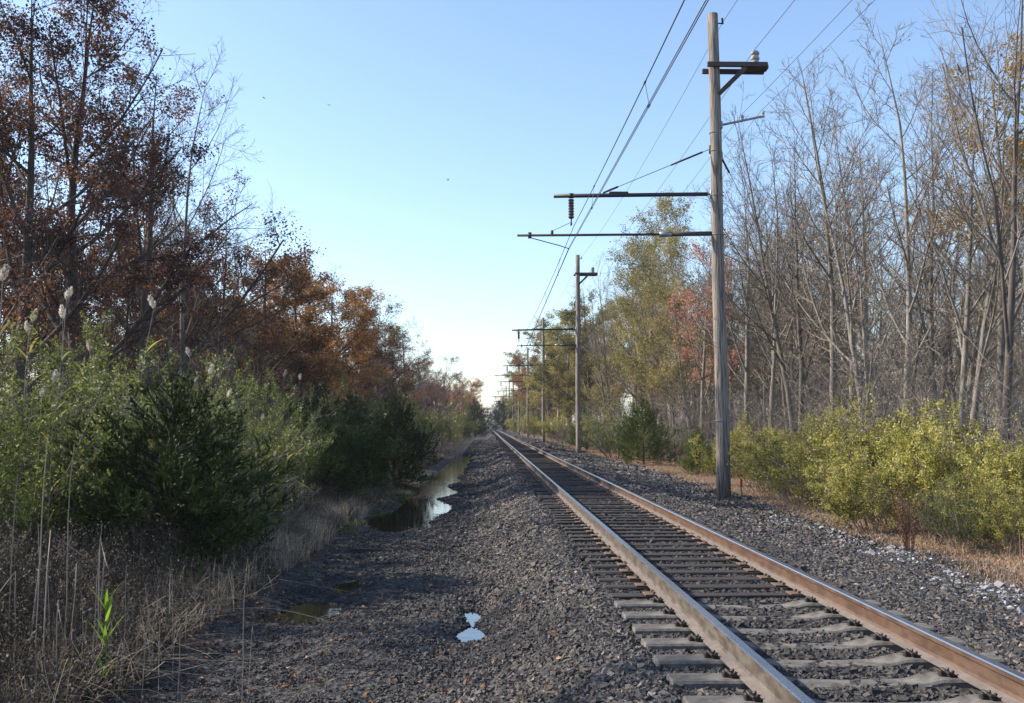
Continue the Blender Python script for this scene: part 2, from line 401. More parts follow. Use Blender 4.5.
# ------------------------------------------------------------------ the lie of the land
PX = [-400, -60, -14, -8, -5, -3.2, -2.2, -1.2, -.35, 0.05, 0.80, 1.10, 1.4, 3.7, 4.0, 4.4, 5.3, 6.2, 7.5, 9, 14, 60, 400]
PZ = [-1.2, -1.0, -.95, -.85, -.78, -.73, -.765, -.735, -.715, -.65, -.27, -.225, -.245, -.245, -.235, -.27, -.47, -.55, -.55, -.58, -.75, -.9, -1.2]
SY = [22.6, 23.6, 26, 32, 43, 60, 76, 80]
SX = [-2.1, -2.0, -1.9, -1.85, -1.85, -1.6, -1.55, -1.55]
SW = [.01, .55, .72, .56, .5, .55, .45, .01]
def zf(X, Y):
    X = np.asarray(X, float); Y = np.asarray(Y, float)
    z = np.interp(X, PX, PZ)
    off = np.clip((np.abs(X - 2.55) - 1.45) / .8, 0, 1)          # calm under the track
    z = z + off * (.032*wav(X*1.3, Y, 3.1) + .018*wav(X + 9, Y, 1.1))
    wood = np.clip((np.abs(X - 2) - 11) / 20, 0, 1); z = z + wood * .25 * wav(X, Y, 23.)
    # stream bed
    c = np.interp(Y, SY, SX) + .25*np.sin(Y*.9) * np.exp(-((Y-34)/20)**2); w = np.interp(Y, SY, SW)*1.35
    d = np.abs(X - c) / (w + 1e-3)
    z = z - .22 * np.clip(1.25 - d, 0, 1) * (w > .05)
    # small puddles
    for (cx, cy, rx, ry, dep) in ((-.14, 11.5, .24, .5, .17), (-.13, 12.7, .16, .7, .14), (-2.25, 13.7, .40, .8, .14), (-2.0, 15.5, .30, .7, .12), (-2.65, 12.9, .35, .5, .1)):
        q = ((X - cx)/rx)**2 + ((Y - cy)/ry)**2
        z = z - dep * np.exp(-q)
    return z

xs = np.unique(np.concatenate([-np.geomspace(4, 400, 40)[::-1], np.arange(-4, 8.01, .085), 8 + np.geomspace(.1, 400, 45)]))
ys = np.unique(np.concatenate([np.linspace(-60, 5, 20), np.arange(5, 34, .12), 34 + np.geomspace(.2, 2600, 150)]))
XX, YY = np.meshgrid(xs, ys)
ZZ = zf(XX, YY) + .012*np.random.default_rng(1).normal(size=XX.shape)*(np.abs(YY - 18) < 16)
g = Geo(); nx, ny = len(xs), len(ys)
idx = np.arange(nx*ny).reshape(ny, nx)
g.add(np.stack([XX, YY, ZZ], -1).reshape(-1, 3), np.stack([idx[:-1, :-1], idx[:-1, 1:], idx[1:, 1:], idx[1:, :-1]], -1).reshape(-1, 4))
tag(link('ground', g.mesh('ground', [M['ground']], True)), 'dark gravelly ground falling from the track to a ditch and woods', None, None, 'structure')

# water: level sheets lying in the hollows
def water(name, pts, z, label):
    g = Geo(); g.add([(x, y, z) for x, y in pts], [list(range(len(pts)))])
    tag(link(name, g.mesh(name, [M['water']])), label, None, None, 'structure')
water('ditch_water', [(-3.1, 22.2), (-.9, 22.2), (-.7, 30), (-1.0, 50), (-1.0, 82), (-2.6, 82), (-3.1, 50), (-3.2, 30)], -.81, 'still ditch water reflecting the sky along the foot of the ballast')
water('puddle', [(-.75, 10.2), (.12, 10.2), (.12, 14.1), (-.75, 14.1)], -.765, 'small bright puddle in the gravel nearest the camera')
water('puddle', [(-3.2, 12.0), (-1.5, 12.0), (-1.4, 17), (-3.2, 17)], -.832, 'broken shallow puddle at the weedy left edge')

# ------------------------------------------------------------------ rails
RAIL = [(-.070, -.186), (.070, -.186), (.070, -.176), (.020, -.155), (.0095, -.135), (.0095, -.055), (.022, -.043), (.0365, -.038), (.0365, -.008), (.030, 0), (-.030, 0), (-.0365, -.008), (-.0365, -.038), (-.022, -.043), (-.0095, -.055), (-.0095, -.135), (-.020, -.155), (-.070, -.176)]
def rail(x, side_mat, label):
    g = Geo(); n = len(RAIL)
    Y = np.concatenate([np.arange(-12, 40, 2.0), np.geomspace(40, 1600, 40)])
    V = np.array([[(x + a, y, b) for a, b in RAIL] for y in Y]).reshape(-1, 3)
    for i in range(n):
        j = (i + 1) % n
        F = [(k*n+i, k*n+j, (k+1)*n+j, (k+1)*n+i) for k in range(len(Y) - 1)]
        top = RAIL[i][1] >= -.009 and RAIL[j][1] >= -.009
        mt = 0 if top else (2 if max(RAIL[i][1], RAIL[j][1]) < -.150 else 1)
        if i == 0: g.add(V, F, .5, mt)
        else: g.f.append((np.array(F), np.full(len(F), .5), mt))
    g.f.append((np.array([list(range(n))]), np.full(1, .5), 1))
    tag(link('rail', g.mesh('rail', [M['rail_top'], side_mat, M['rail_foot']])), label, 'rail', 'running rails of the track')
XL, XR, XC = 1.80, 3.30, 2.55
rail(XL, M['rust_grey'], 'left running rail with a polished head and dusty grey side')
rail(XR, M['rust_red'], 'right running rail with a polished head and orange rusted side')

# ------------------------------------------------------------------ sleepers
def concrete_tie():
    g = Geo()
    secs = [(-1.29, 0), (-1.282, 0), (-.95, 0), (-.56, 0), (-.36, -.042), (0, -.05), (.36, -.042), (.56, 0), (.95, 0), (1.282, 0), (1.29, 0)]
    V = []
    for i, (x, dz) in enumerate(secs):
        e = .008 if i in (0, len(secs)-1) else 0
        t = -.187 + dz - e; w = .115 - e/2
        V += [(x, -.145, -.40), (x, -w-.012, t-.016), (x, -w+.006, t), (x, w-.006, t), (x, w+.012, t-.016), (x, .145, -.40)]
    n = 6; F = []
    for k in range(len(secs)-1):
        for i in range(n): F.append((k*n+i, k*n+(i+1) % n, (k+1)*n+(i+1) % n, (k+1)*n+i))
    g.add(V, F)
    g.f.append((np.array([list(range(n))[::-1], [(len(secs)-1)*n+i for i in range(n)]]), np.full(2, .5), 0))
    return g.mesh('concrete_sleeper', [M['concrete']])
def wood_tie(seed):
    rng = np.random.default_rng(seed)
    g = Geo(); box(g, (0, 0, -.29), (2.55, .225, .19), None, 0, .5, .012)
    g.v[-1] += rng.normal(0, .004, g.v[-1].shape)
    return g.mesh('wooden_sleeper', [M['tiewood']])
def clip_mesh():
    g = Geo()
    for k in range(5):
        a = k * .9 - 1.0
    th = np.linspace(-2.4, 2.4, 9)
    P = np.stack([.035*np.cos(th) , .055*np.sin(th), .022 + .012*np.cos(th*2)], 1)
    tubes(g, P, np.full(9, .011), 6, 0, .5, caps=True)
    box(g, (.03, 0, .004), (.06, .05, .05), None, 0, .5, .008)
    box(g, (-.01, 0, .0), (.05, .12, .018), None, 0, .5, .004)
    return g.mesh('rail_clip', [M['clip']])
def plate_mesh():
    g = Geo(); box(g, (0, 0, -.189), (.36, .20, .014), None, 0, .5, .003)
    for sx in (-.085, .085):
        for sy in (-.06, .06):
            box(g, (sx, sy, -.171), (.035, .03, .03), None, 0, .5, .006)
    return g.mesh('tie_plate', [M['tieplate']])
TIE_C, CLIP, PLATE = concrete_tie(), clip_mesh(), plate_mesh()
TIE_W = [wood_tie(s) for s in range(5)]
tie_rects = []
ords = ['first', 'second', 'third', 'fourth', 'fifth', 'sixth', 'seventh', 'eighth', 'ninth', 'tenth', 'eleventh', 'twelfth', 'thirteenth', 'fourteenth', 'fifteenth', 'sixteenth']
rt = random.Random(3)
for k in range(8):
    y = 10.29 - .603*k
    if y < 5.9: break
    lab = 'pale concrete sleeper farthest up the track, beside the first dark wooden one' if k == 0 else 'pale concrete sleeper, %s this side of the wooden ones' % ords[k]
    t = thing('concrete_sleeper', lab, 'railway sleeper', (XC, y, -.004), rt.uniform(-.008, .008), 1, 'concrete sleepers nearest the camera')
    link('body', TIE_C, t)
    for rx, sgn in ((XL - .078, -1), (XL + .078, 1), (XR - .078, -1), (XR + .078, 1)):
        c = link('rail_clip', CLIP, t); c.location = (rx - XC + sgn*.035, 0, -.172); c.rotation_euler = (0, 0, 0 if sgn > 0 else math.pi)
    tie_rects.append(y)
y = 10.85; k = 0
far_ties = []
while y < 420:
    if k < 285:
        if k < 16: lab = 'dark wooden sleeper, %s beyond the concrete ones' % ords[k]
        elif k < 45: lab = 'dark wooden sleeper in the middle stretch of track before the nearest pole'
        else: lab = 'small dark wooden sleeper far up the track beyond the nearest pole'
        nm = TIE_W[rt.randrange(5)]
        if k < 60:
            t = thing('wooden_sleeper', lab, 'railway sleeper', (XC + rt.uniform(-.03, .03), y, -.003 + rt.uniform(-.008, .0)), rt.uniform(-.018, .018), 1, 'wooden sleepers under the rails')
            link('body', nm, t)
            for rx in (XL, XR): c = link('tie_plate', PLATE, t); c.location = (rx - XC, 0, .002)
        else:
            o = link('wooden_sleeper', nm); tag(o, lab, 'railway sleeper', 'wooden sleepers under the rails'); o.location = (XC + rt.uniform(-.03, .03), y, -.003 + rt.uniform(-.008, 0)); o.rotation_euler = (0, 0, rt.uniform(-.015, .015))
        if y < 85: tie_rects.append(y)
    else: far_ties.append(y)
    y += .56 + rt.uniform(-.03, .03); k += 1
g = Geo()
for y in far_ties: box(g, (XC, y, -.29), (2.55, .23, .19))
tag(link('distant_sleepers', g.mesh('distant_sleepers', [M['tiewood']])), 'dark wooden sleepers running on to the vanishing point', 'railway sleepers', None, 'stuff')

# ------------------------------------------------------------------ ballast stones
CUBE = np.array([(i, j, k) for k in (-1, 1) for j in (-1, 1) for i in (-1, 1)], float)
CF = np.array([(0, 1, 5, 4), (1, 3, 7, 5), (3, 2, 6, 7), (2, 0, 4, 6), (4, 5, 7, 6), (2, 3, 1, 0)])
def stones(g, rng, X, Y, size, pale=0.0, sink=.2, zoff=0.0, cols=None):
    n = len(X)
    V = CUBE[None] * rng.uniform(.55, 1.1, (n, 1, 3)) + rng.normal(0, .26, (n, 8, 3))
    q = rng.normal(size=(n, 4)); q /= np.linalg.norm(q, axis=1, keepdims=True); w, x, y, z = q.T
    Rm = np.stack([1-2*(y*y+z*z), 2*(x*y-z*w), 2*(x*z+y*w), 2*(x*y+z*w), 1-2*(x*x+z*z), 2*(y*z-x*w), 2*(x*z-y*w), 2*(y*z+x*w), 1-2*(x*x+y*y)], 1).reshape(n, 3, 3)
    V = np.einsum('nij,nkj->nki', Rm, V)
    s = size * rng.lognormal(0, .25, n) * .5
    V = V * s[:, None, None]; V[..., 2] *= .8
    Z = zf(X, Y) + s*(1 - 2*sink) * rng.uniform(.3, 1.3, n) + zoff
    V = V + np.stack([X, Y, Z], 1)[:, None, :]
    F = (np.arange(n)[:, None, None]*8 + CF[None]).reshape(-1, 4)
    r = rng.beta(1.6, 2.6, n) * np.where(np.abs(X - XC) < 1.35, np.where(Y > 10.5, .45, .7), 1) if cols is None else cols
    g.add(V.reshape(-1, 3), F, np.repeat(r, 6))
rng = np.random.default_rng(11)
g = Geo()
tie_arr = np.array(sorted(tie_rects))
def keep(X, Y):
    k = np.ones(len(X), bool)
    on = (np.abs(X - XC) < 1.33)
    j = np.clip(np.searchsorted(tie_arr, Y), 1, len(tie_arr)-1)
    dy = np.minimum(np.abs(Y - tie_arr[j]), np.abs(Y - tie_arr[j-1]))
    k &= ~(on & (dy < .135) & (rng.uniform(size=len(X)) > .05))
    for xr in (XL, XR): k &= ~(np.abs(X - xr) < .10)
    for a, b, x0, x1, zl in ((22, 82, -3.3, -.7, -.80), (10, 14.2, -.8, .15, -.76), (12, 17, -3.3, -1.4, -.82)):
        k &= ~((Y > a) & (Y < b) & (X > x0) & (X < x1) & (zf(X, Y) < zl - .018) & (rng.uniform(size=len(X)) < .88))
    # ragged left edge
    k &= (X > -3.0 + .5*wav(X*0, Y, 4.) - .0*Y) | (rng.uniform(size=len(X)) < .12)
    return k
for (y0, y1, dens, size, x0, x1) in ((5.6, 11, 1600, .041, -4.2, 7.4), (11, 17, 1150, .046, -3.8, 7.6), (17, 26, 480, .064, -3.2, 7.6), (26, 42, 240, .08, -3, 7.6), (42, 75, 100, .11, -2.2, 7.6), (75, 150, 30, .17, -1.8, 7.6)):
    n = int((y1-y0)*(x1-x0)*dens)
    X = rng.uniform(x0, x1, n); Y = rng.uniform(y0, y1, n)
    k = keep(X, Y)
    # thin out on the flat right-hand path and far left
    k &= rng.uniform(size=n) < np.interp(X, [-4, -2.5, -1, 5.5, 6.6, 7.4], [.25, .7, 1, 1, .45, .15])
    X, Y = X[k], Y[k]
    left = np.clip((-.35 - X)/.7, 0, 1)                  # finer, dirtier stone on the flat beside the ditch
    k = rng.uniform(size=len(X)) < 1 - .45*left*np.clip(.5 + wav(X, Y, 1.9), 0, 1)
    X, Y, left = X[k], Y[k], left[k]
    tone = rng.beta(1.6, 2.6, len(X)) * np.where(np.abs(X - XC) < 1.35, np.where(Y > 10.5, .45, .7), 1)
    tone = tone * (1 + .35*wav(X, Y*.6, 2.7)) * (1 - .3*left)
    wet = np.interp(zf(X, Y), [-.83, -.77, -.72], [.35, .5, 1.0]); tone = np.clip(tone*wet, 0, 1)
    stones(g, rng, X, Y, np.where(np.abs(X - XC) < 1.36, min(size, .05), size*(1 - .35*left))*.72, zoff=-.004, cols=tone)
tag(link('ballast', g.mesh('ballast', [M['stone']])), 'dark grey crushed stone ballast heaped beside and between the rails', 'ballast', None, 'stuff')
g = Geo()
n = 16000; Y = rng.uniform(9, 60, n); X = rng.normal(6.6, .55, n)
k = wav(X, Y*.5, 2.2) + .5*wav(X, Y, .8) > .2
stones(g, rng, X[k], Y[k], .034*rng.uniform(.6, 1.5, int(k.sum())))
tag(link('pale_gravel', g.mesh('pale_gravel', [M['pale_stone']])), 'pale blue grey gravel scattered between ballast and dry grass', 'gravel', None, 'stuff')

# ------------------------------------------------------------------ fallen leaves, grass and weeds (ground cover)
def ground_pts(rng, n, x0, x1, y0, y1, p=1.0):
    u = rng.uniform(0, 1, n)
    Y = y0 + (y1 - y0) * u**p; X = rng.uniform(x0, x1, n)
    return X, Y
g = Geo()
X, Y = ground_pts(rng, 9000, -4.5, 8, 6, 40, 1.5); k = (np.abs(X - XC) > 1.3) & (rng.uniform(size=len(X)) < np.interp(X, [-4, -1, .3, 1, 5, 8], [1, .55, .5, .06, .08, .8]))
leaves(g, rng, np.stack([X, Y, zf(X, Y) + .03], 1)[k], .05, 0, aspect=.7)
X, Y = ground_pts(rng, 60000, -40, -3, 8, 90, 1.4)
leaves(g, rng, np.stack([X, Y, zf(X, Y) + .02], 1), .09, 0, aspect=.7)
X, Y = ground_pts(rng, 50000, 9, 45, 14, 110, 1.4)
leaves(g, rng, np.stack([X, Y, zf(X, Y) + .02], 1), .09, 0, aspect=.7)
tag(link('leaf_litter', g.mesh('leaf_litter', [M['litter']])), 'brown and orange fallen leaves over the ground', 'fallen leaves', None, 'stuff')

g = Geo()   # tan turf on the right
X, Y = ground_pts(rng, 90000, 6.0, 10.2, 11, 110, 1.8); k = (X + .45*wav(X, Y, 5.)) > np.interp(Y, [20, 32], [6.75, 7.25])
k &= rng.uniform(size=len(X)) < np.clip(.55 + .5*wav(X, Y, 1.7), .15, 1)
P = np.stack([X, Y, zf(X, Y)], 1)[k]
blades(g, rng, P, .09 + .06*rng.uniform(size=len(P))**3, .009, 1.1, 0)
X, Y = ground_pts(rng, 3000, 8.1, 10.5, 14, 90, 1.6)
k = wav(X, Y, 2.) > .0; X, Y = X[k], Y[k]
blades(g, rng, np.stack([X, Y, zf(X, Y)], 1), .42, .008, .5, 0)
tag(link('dry_grass', g.mesh('dry_grass', [M['pinkgrass']])), 'short tan pink dry grass strip in front of the right bushes', 'dry grass', None, 'stuff')

g = Geo()   # left bank: brown weeds, straw and a little moss green
def left_edge(Y): return np.interp(Y, [6, 9, 13, 18, 24, 30, 45, 80], [-3.1, -3.1, -3.2, -3.3, -3.2, -3.3, -3.1, -2.6])
X, Y = ground_pts(rng, 85000, 0, 1, 7, 75, 1.7)
X = left_edge(Y) - np.abs(rng.normal(0, .9, len(Y))) - .25 + .35*wav(X*0, Y, 3.)
k = rng.uniform(size=len(X)) < np.clip(.35 + .9*wav(X, Y, 1.6), .04, 1) * np.where(Y < 12, .8, 1)
P = np.stack([X, Y, zf(X, Y)], 1)[k]
d = left_edge(P[:, 1]) - P[:, 0]
blades(g, rng, P, (.16 + .38*np.clip(d/1.6, 0, 1))*(1 + .5*wav(P[:, 0], P[:, 1], .9)), .007, .6, 0)
X = left_edge(np.full(2600, 10.)) - rng.uniform(-.1, 2.6, 2600); Y = rng.uniform(7.5, 15, 2600); P = np.stack([X, Y, zf(X, Y) + .05], 1)
blades(g, rng, P, .45, .008, 1.6, 0, rng.uniform(.5, 1, 2600))
tag(link('bank_grass', g.mesh('bank_grass', [M['straw']])), 'straw coloured grass along the foot of the left thicket', 'grass', None, 'stuff')
g = Geo()
X = rng.uniform(-5.2, -3.0, 9000); Y = rng.uniform(16, 27, 9000); k = wav(X, Y, 1.3) > -.1
blades(g, rng, np.stack([X, Y, zf(X, Y)], 1)[k], .42, .007, .45, 0)
tag(link('straw_tufts', g.mesh('straw_tufts', [M['straw_sunlit']])), 'straw tufts coloured pale to look sunlit, between the big cedar and the middle cedars', 'grass', None, 'stuff')
g = Geo()
X, Y = ground_pts(rng, 17000, 0, 1, 7, 40, 1.6); X = left_edge(Y) - rng.uniform(.0, 3.5, len(Y))
k = wav(X, Y, 1.6) > -.75; X, Y = X[k], Y[k]
base = np.stack([X, Y, zf(X, Y)], 1)
h = rng.uniform(.5, 1.15, len(X)) * np.clip((left_edge(Y) - X)/1.2, .35, 1)
top = base + np.stack([rng.normal(0, .15, len(X)), rng.normal(0, .15, len(X)), h], 1)
tubes(g, np.stack([base, (base + top)/2 + rng.normal(0, .03, base.shape), top], 1), np.array([[.004, .003, .002]]).repeat(len(X), 0), 3, 0, rng.uniform(0, .6, len(X)))
t = rng.uniform(.25, 1.02, (len(X), 7))[..., None]
Q = (base[:, None] * (1 - t) + top[:, None] * t + rng.normal(0, .05, (len(X), 7, 3))).reshape(-1, 3)
leaves(g, rng, Q, .035, 0, aspect=.5)
tag(link('brown_weeds', g.mesh('brown_weeds', [M['weed']])), 'tangled brown autumn weeds at the lower left', 'weeds', None, 'stuff')
g = Geo()
X, Y = ground_pts(rng, 16000, -4.2, -2.0, 15, 48, 1.4); k = (wav(X, Y, 2.4) > .1) & (X < np.interp(Y, SY, SX) - .6) | ((X < -3.3) & (wav(X, Y, 2.4) > .3))
P = np.stack([X, Y, zf(X, Y)], 1)[k]; blades(g, rng, P, .09, .012, .7, 0)
tag(link('green_turf', g.mesh('green_turf', [M['moss']])), 'low mossy green turf beside the ditch water', 'turf', None, 'stuff')

# ------------------------------------------------------------------ trees
def tree_mesh(seed, H=16., r0=.2, lean=.04, fork=1, limb=(15, .28, .95, .75, .36), br=(9, .48), tw=(8, .46), ft=(5, .5), up=(.22, .12, .05, .03), wig=(.05, .07, .09, .1), leafmat=None, nleaf=0, leafsize=.1, clump=.5, leafzone=(0, 1), bark='bark_grey', twig='twig_grey', trmin=.0095, spread=.7):
    rng = np.random.default_rng(seed)
    K = 10
    trunks = []
    for s in range(fork):
        p = np.zeros((K, 3)); a = rng.uniform(0, TAU) + s*TAU/fork
        d = np.array([math.cos(a), math.sin(a), 0]) * (lean + (.16 if fork > 1 else 0)) + np.array([0, 0, 1.])
        cur = np.array([math.cos(a), math.sin(a), 0]) * (.12 if fork > 1 else 0)
        hh = H * (1 if s == 0 else rng.uniform(.75, .95))
        bend = rng.normal(0, .035, (K, 3)); bend[:, 2] = 0
        for k in range(K):
            p[k] = cur; d = d + bend[k] + np.array([0, 0, .02]); d /= np.linalg.norm(d); cur = cur + d * hh / (K - 1)
        p[0, 2] = -.15
        trunks.append(p)
    P0 = np.array(trunks); sc_ = r0 / math.sqrt(fork) * (1.15 if fork > 1 else 1)
    R0 = np.ones((fork, 1)) * sc_ * (np.linspace(1, .035, K)**.95)[None]; R0[:, 0] *= 1.35
    P1, R1 = spawn(rng, P0, R0, limb[0], limb[1], limb[2], limb[3], .18, limb[4], 7, up[0], wig[0], .55, .015, spread)
    P2, R2 = spawn(rng, P1, R1, br[0], .18, .98, .75, .25, br[1], 5, up[1], wig[1], .6, .010, .5)
    P3, R3 = spawn(rng, P2, R2, tw[0], .15, .98, .7, .3, tw[1], 4, up[2], wig[2], .65, trmin*.8, .4, .25)
    g = Geo(); tubes(g, P0, R0, 9); tubes(g, P1, R1, 6)
    trunk = g.mesh('trunk', [M[bark]], True)
    g = Geo(); tubes(g, P2, R2, 4, 0, .5); tubes(g, P3, R3, 3, 0, .5)
    tips = P3
    if ft[0]:
        P4, R4 = spawn(rng, P3, R3, ft[0], .2, 1, .6, .25, ft[1], 3, up[3], wig[3], .7, trmin*.62, .3, .22)
        tubes(g, P4, R4, 3, 0, .5); tips = P4
    mats = [M[twig]]
    if leafmat and nleaf:
        # clumped: only some of the finer limbs keep their leaves
        cen = tips[:, -1]
        w = .5 + .5*np.sin(cen[:, 0]*1.7 + seed) * np.cos(cen[:, 1]*1.5 + seed*2) + .35*np.sin(cen[:, 2]*1.9 + seed*3) + rng.normal(0, .15, len(cen))
        zr = cen[:, 2]/H; ok = (w > clump) & (zr > leafzone[0]) & (zr < leafzone[1])
        T = tips[ok]
        if len(T):
            i = rng.integers(0, len(T), nleaf); k = rng.integers(0, T.shape[1], nleaf)
            Q = T[i, k] + rng.normal(0, .13, (nleaf, 3))
            tone = np.clip(.5 + .28*np.sin(T[i, 0, 0]*2.1 + T[i, 0, 2]*1.3 + seed) + rng.normal(0, .2, nleaf), 0, 1)
            leaves(g, rng, Q, leafsize, 1, tone, .65, .4, .4)
            mats.append(M[leafmat])
    return trunk, g.mesh('crown', mats)

T = {}
for i in range(3): T['oak%d' % i] = tree_mesh(20+i, 16.5, .24, limb=(15, .2, .96, 1.0, .42), up=(.25, .1, .03, .0), leafmat='russet', nleaf=24000, leafsize=.09, clump=.62, bark='bark_dark', twig='twig_dark', spread=.6)
for i in range(3): T['orange%d' % i] = tree_mesh(30+i, 14.5, .2, limb=(15, .15, .96, .95, .40), up=(.25, .1, .03, .0), leafmat='orange', nleaf=32000, leafsize=.12, clump=.1, bark='bark_dark', twig='twig_dark', spread=.6)
for i in range(3): T['brown%d' % i] = tree_mesh(40+i, 13.5, .17, limb=(14, .12, .96, .85, .36), leafmat='russet', nleaf=7000, leafsize=.11, clump=.5, bark='bark_dark', twig='twig_dark', spread=.6)
for i in range(4): T['bare%d' % i] = tree_mesh(50+i, 17.5, .14 + .02*i, limb=(15, .25, .97, .62, .36), up=(.25, .15, .08, .05), fork=[1, 2, 1, 2][i], leafmat='gold', nleaf=120, leafsize=.09, clump=.3)
for i in range(2): T['barel%d' % i] = tree_mesh(60+i, 14, .16, limb=(17, .12, .97, .85, .42), up=(.22, .12, .05, .03), bark='bark_dark', twig='twig_dark')
for i in range(2): T['limby%d' % i] = tree_mesh(66+i, 18, .19, lean=.07, limb=(11, .2, .95, .7, .5), up=(.3, .15, .08, .05), wig=(.08, .1, .11, .12), fork=[1, 2][i], bark='bark_dark', spread=.5)
for i in range(2): T['olive%d' % i] = tree_mesh(70+i, 18, .2, limb=(15, .12, .96, .8, .3), leafmat='olive', nleaf=38000, leafsize=.125, clump=.05, spread=.6)
for i in range(2): T['thin%d' % i] = tree_mesh(75+i, 18, .15, limb=(19, .12, .96, .65, .3), leafmat='olive', nleaf=16000, leafsize=.11, clump=.35, leafzone=(.15, 1), spread=.6)
T['gold0'] = tree_mesh(80, 17, .18, limb=(14, .3, .96, .7, .32), leafmat='gold', nleaf=8000, leafsize=.11, clump=.35, leafzone=(.58, 1))
T['maple0'] = tree_mesh(81, 12.5, .14, limb=(14, .25, .96, .8, .34), leafmat='maple', nleaf=4200, leafsize=.13, clump=.35, leafzone=(.3, 1))
for i in range(3): T['sapling%d' % i] = tree_mesh(90+i, 6.5, .05, limb=(10, .1, .96, .7, .42), br=(5, .5), tw=(4, .5), ft=(3, .5), trmin=.009, leafmat='weed', nleaf=500, leafsize=.06, clump=.4)
NATIVE = {'oak': 16.5, 'orange': 14.5, 'brown': 13.5, 'bare': 17.5, 'barel': 14, 'limby': 18, 'olive': 18, 'thin': 18, 'gold': 17, 'maple': 12.5, 'sapling': 6.5}
KINDNAME = {'oak': 'oak_tree', 'orange': 'oak_tree', 'brown': 'oak_tree', 'bare': 'bare_tree', 'barel': 'bare_tree', 'limby': 'bare_tree', 'olive': 'leafy_tree', 'thin': 'leafy_tree', 'gold': 'leafy_tree', 'maple': 'maple_tree', 'sapling': 'sapling'}
ra = random.Random(5)
tree_xy = []
def tree(kind, X, Y, H, label, group, rz=None, cat=None, sx=1.0):
    """H = height of the top above the ground"""
    fam = kind.rstrip('0123456789')
    s = H / NATIVE[fam]
    w = s * ra.uniform(.92, 1.1) * sx
    t = thing(KINDNAME[fam], label, cat or ('sapling' if fam == 'sapling' else 'tree'), (X, Y, float(zf(X, Y))), ra.uniform(0, TAU) if rz is None else rz, (w, w, s), group)
    a, b = T[kind]
    link('trunk', a, t); link('crown', b, t)
    tree_xy.append((X, Y))
    return t
def tpx(kind, px, Y, ytop, label, group='trees standing singly along the wood edge', **k):
    P = at(px, 400, Y); top = at(px, ytop, Y).z
    tree(kind, P.x, Y, top - float(zf(P.x, Y)), label, group, **k)

GL, GR = 'trees of the left wood edge', 'trees of the right wood edge'
# left edge, near to far
tpx('oak0', 12, 33, -20, 'tall russet oak at the far left edge of the photo', GL)
tpx('oak1', 80, 36, -8, 'tall oak with dark russet leaves, second from the left edge', GL)
tpx('oak2', 150, 42, 78, 'dark russet oak whose crown drops towards the open sky', GL)
tpx('bare0', 184, 50, 52, 'bare tree with fine twigs showing above the russet oaks', GL)
tpx('barel1', 218, 48, 205, 'bare spreading tree between russet oaks and orange oaks', GL, sx=.85)
tpx('orange0', 262, 60, 236, 'orange oak nearest the camera in the orange row', GL, sx=1.3)
tpx('orange1', 300, 70, 258, 'second orange oak along the left wood edge', GL, sx=1.3)
tpx('orange2', 338, 82, 280, 'browner orange oak, third along the left wood edge', GL, sx=1.3)
tpx('brown0', 362, 92, 306, 'thin brown oak past the orange oaks on the left', GL, sx=1.35)
tpx('brown1', 378, 104, 308, 'full brown oak before the dark olive one on the left', GL, sx=1.3)
tpx('barel0', 370, 100, 302, 'pale bare treetop above the brown oaks on the left', GL)
tpx('olive0', 390, 118, 322, 'olive brown oak at the middle of the left treeline', GL, sx=1.05)
tpx('brown1', 406, 150, 328, 'dark oak just past the olive brown oak on the left', GL, sx=1.3)
tpx('brown2', 424, 200, 346, 'low dark oak where the left treeline drops towards the gap', GL, sx=1.4)
tpx('brown0', 437, 250, 358, 'small dull brown oak far along the left treeline', GL, sx=1.4)
tpx('orange0', 466, 300, 376, 'orange oak closing the left treeline beside the vanishing point', GL)
tpx('orange1', 453, 260, 384, 'rust coloured oak just left of the one by the vanishing point', GL)
# right edge
tpx('limby0', 1000, 29, -60, 'large bare tree with heavy forking limbs at the right edge', GR, rz=0.9, sx=.8)
tpx('bare1', 955, 33, 0, 'bare forked tree, second from the right edge', GR)
tpx('gold0', 1003, 36, 30, 'tree holding golden leaves behind bare limbs at the right edge', GR)
tpx('bare0', 905, 36, 30, 'bare grey tree with a straight trunk left of the limby dark ones', GR)
tpx('bare1', 870, 38, 40, 'forked bare tree above the tallest yellow green bush', GR)
tpx('bare2', 832, 42, 66, 'slim bare tree in the middle of the right wood front', GR)
tpx('bare3', 800, 46, 96, 'twin stemmed bare tree midway between pole and photo edge', GR)
tpx('bare0', 770, 50, 140, 'bare tree just right of the nearest pole', GR)
tpx('bare2', 745, 56, 175, 'low bare tree right behind the nearest pole', GR)
tpx('maple0', 702, 64, 235, 'salmon red maple just left of the nearest pole', GR)
tpx('thin0', 690, 74, 196, 'tall thin tree with sparse yellow leaves over the red maple', GR)
tpx('thin1', 655, 84, 206, 'tall thin tree with olive yellow top between the two nearest poles', GR, sx=1.2)
tpx('thin0', 632, 98, 240, 'yellowing tree with sparse crown behind the dark cedar', GR)
tpx('bare1', 612, 104, 262, 'bare grey tree right of the second pole', GR)
tpx('olive0', 572, 128, 302, 'dense olive leaved tree rising behind the second pole', GR, sx=1.35)
tpx('olive1', 592, 116, 288, 'dense olive leaved tree just right of the second pole', GR, sx=1.3)
tpx('olive1', 558, 150, 322, 'olive leaved tree between the second and third poles', GR, sx=1.35)
tpx('orange1', 548, 175, 330, 'orange brown tree beside the third pole', GR, sx=1.35)
tpx('olive0', 534, 215, 352, 'olive leaved tree behind the fourth pole', GR, sx=1.35)
tpx('olive1', 524, 262, 366, 'yellow green tree far along by the fifth pole', GR, sx=1.35)
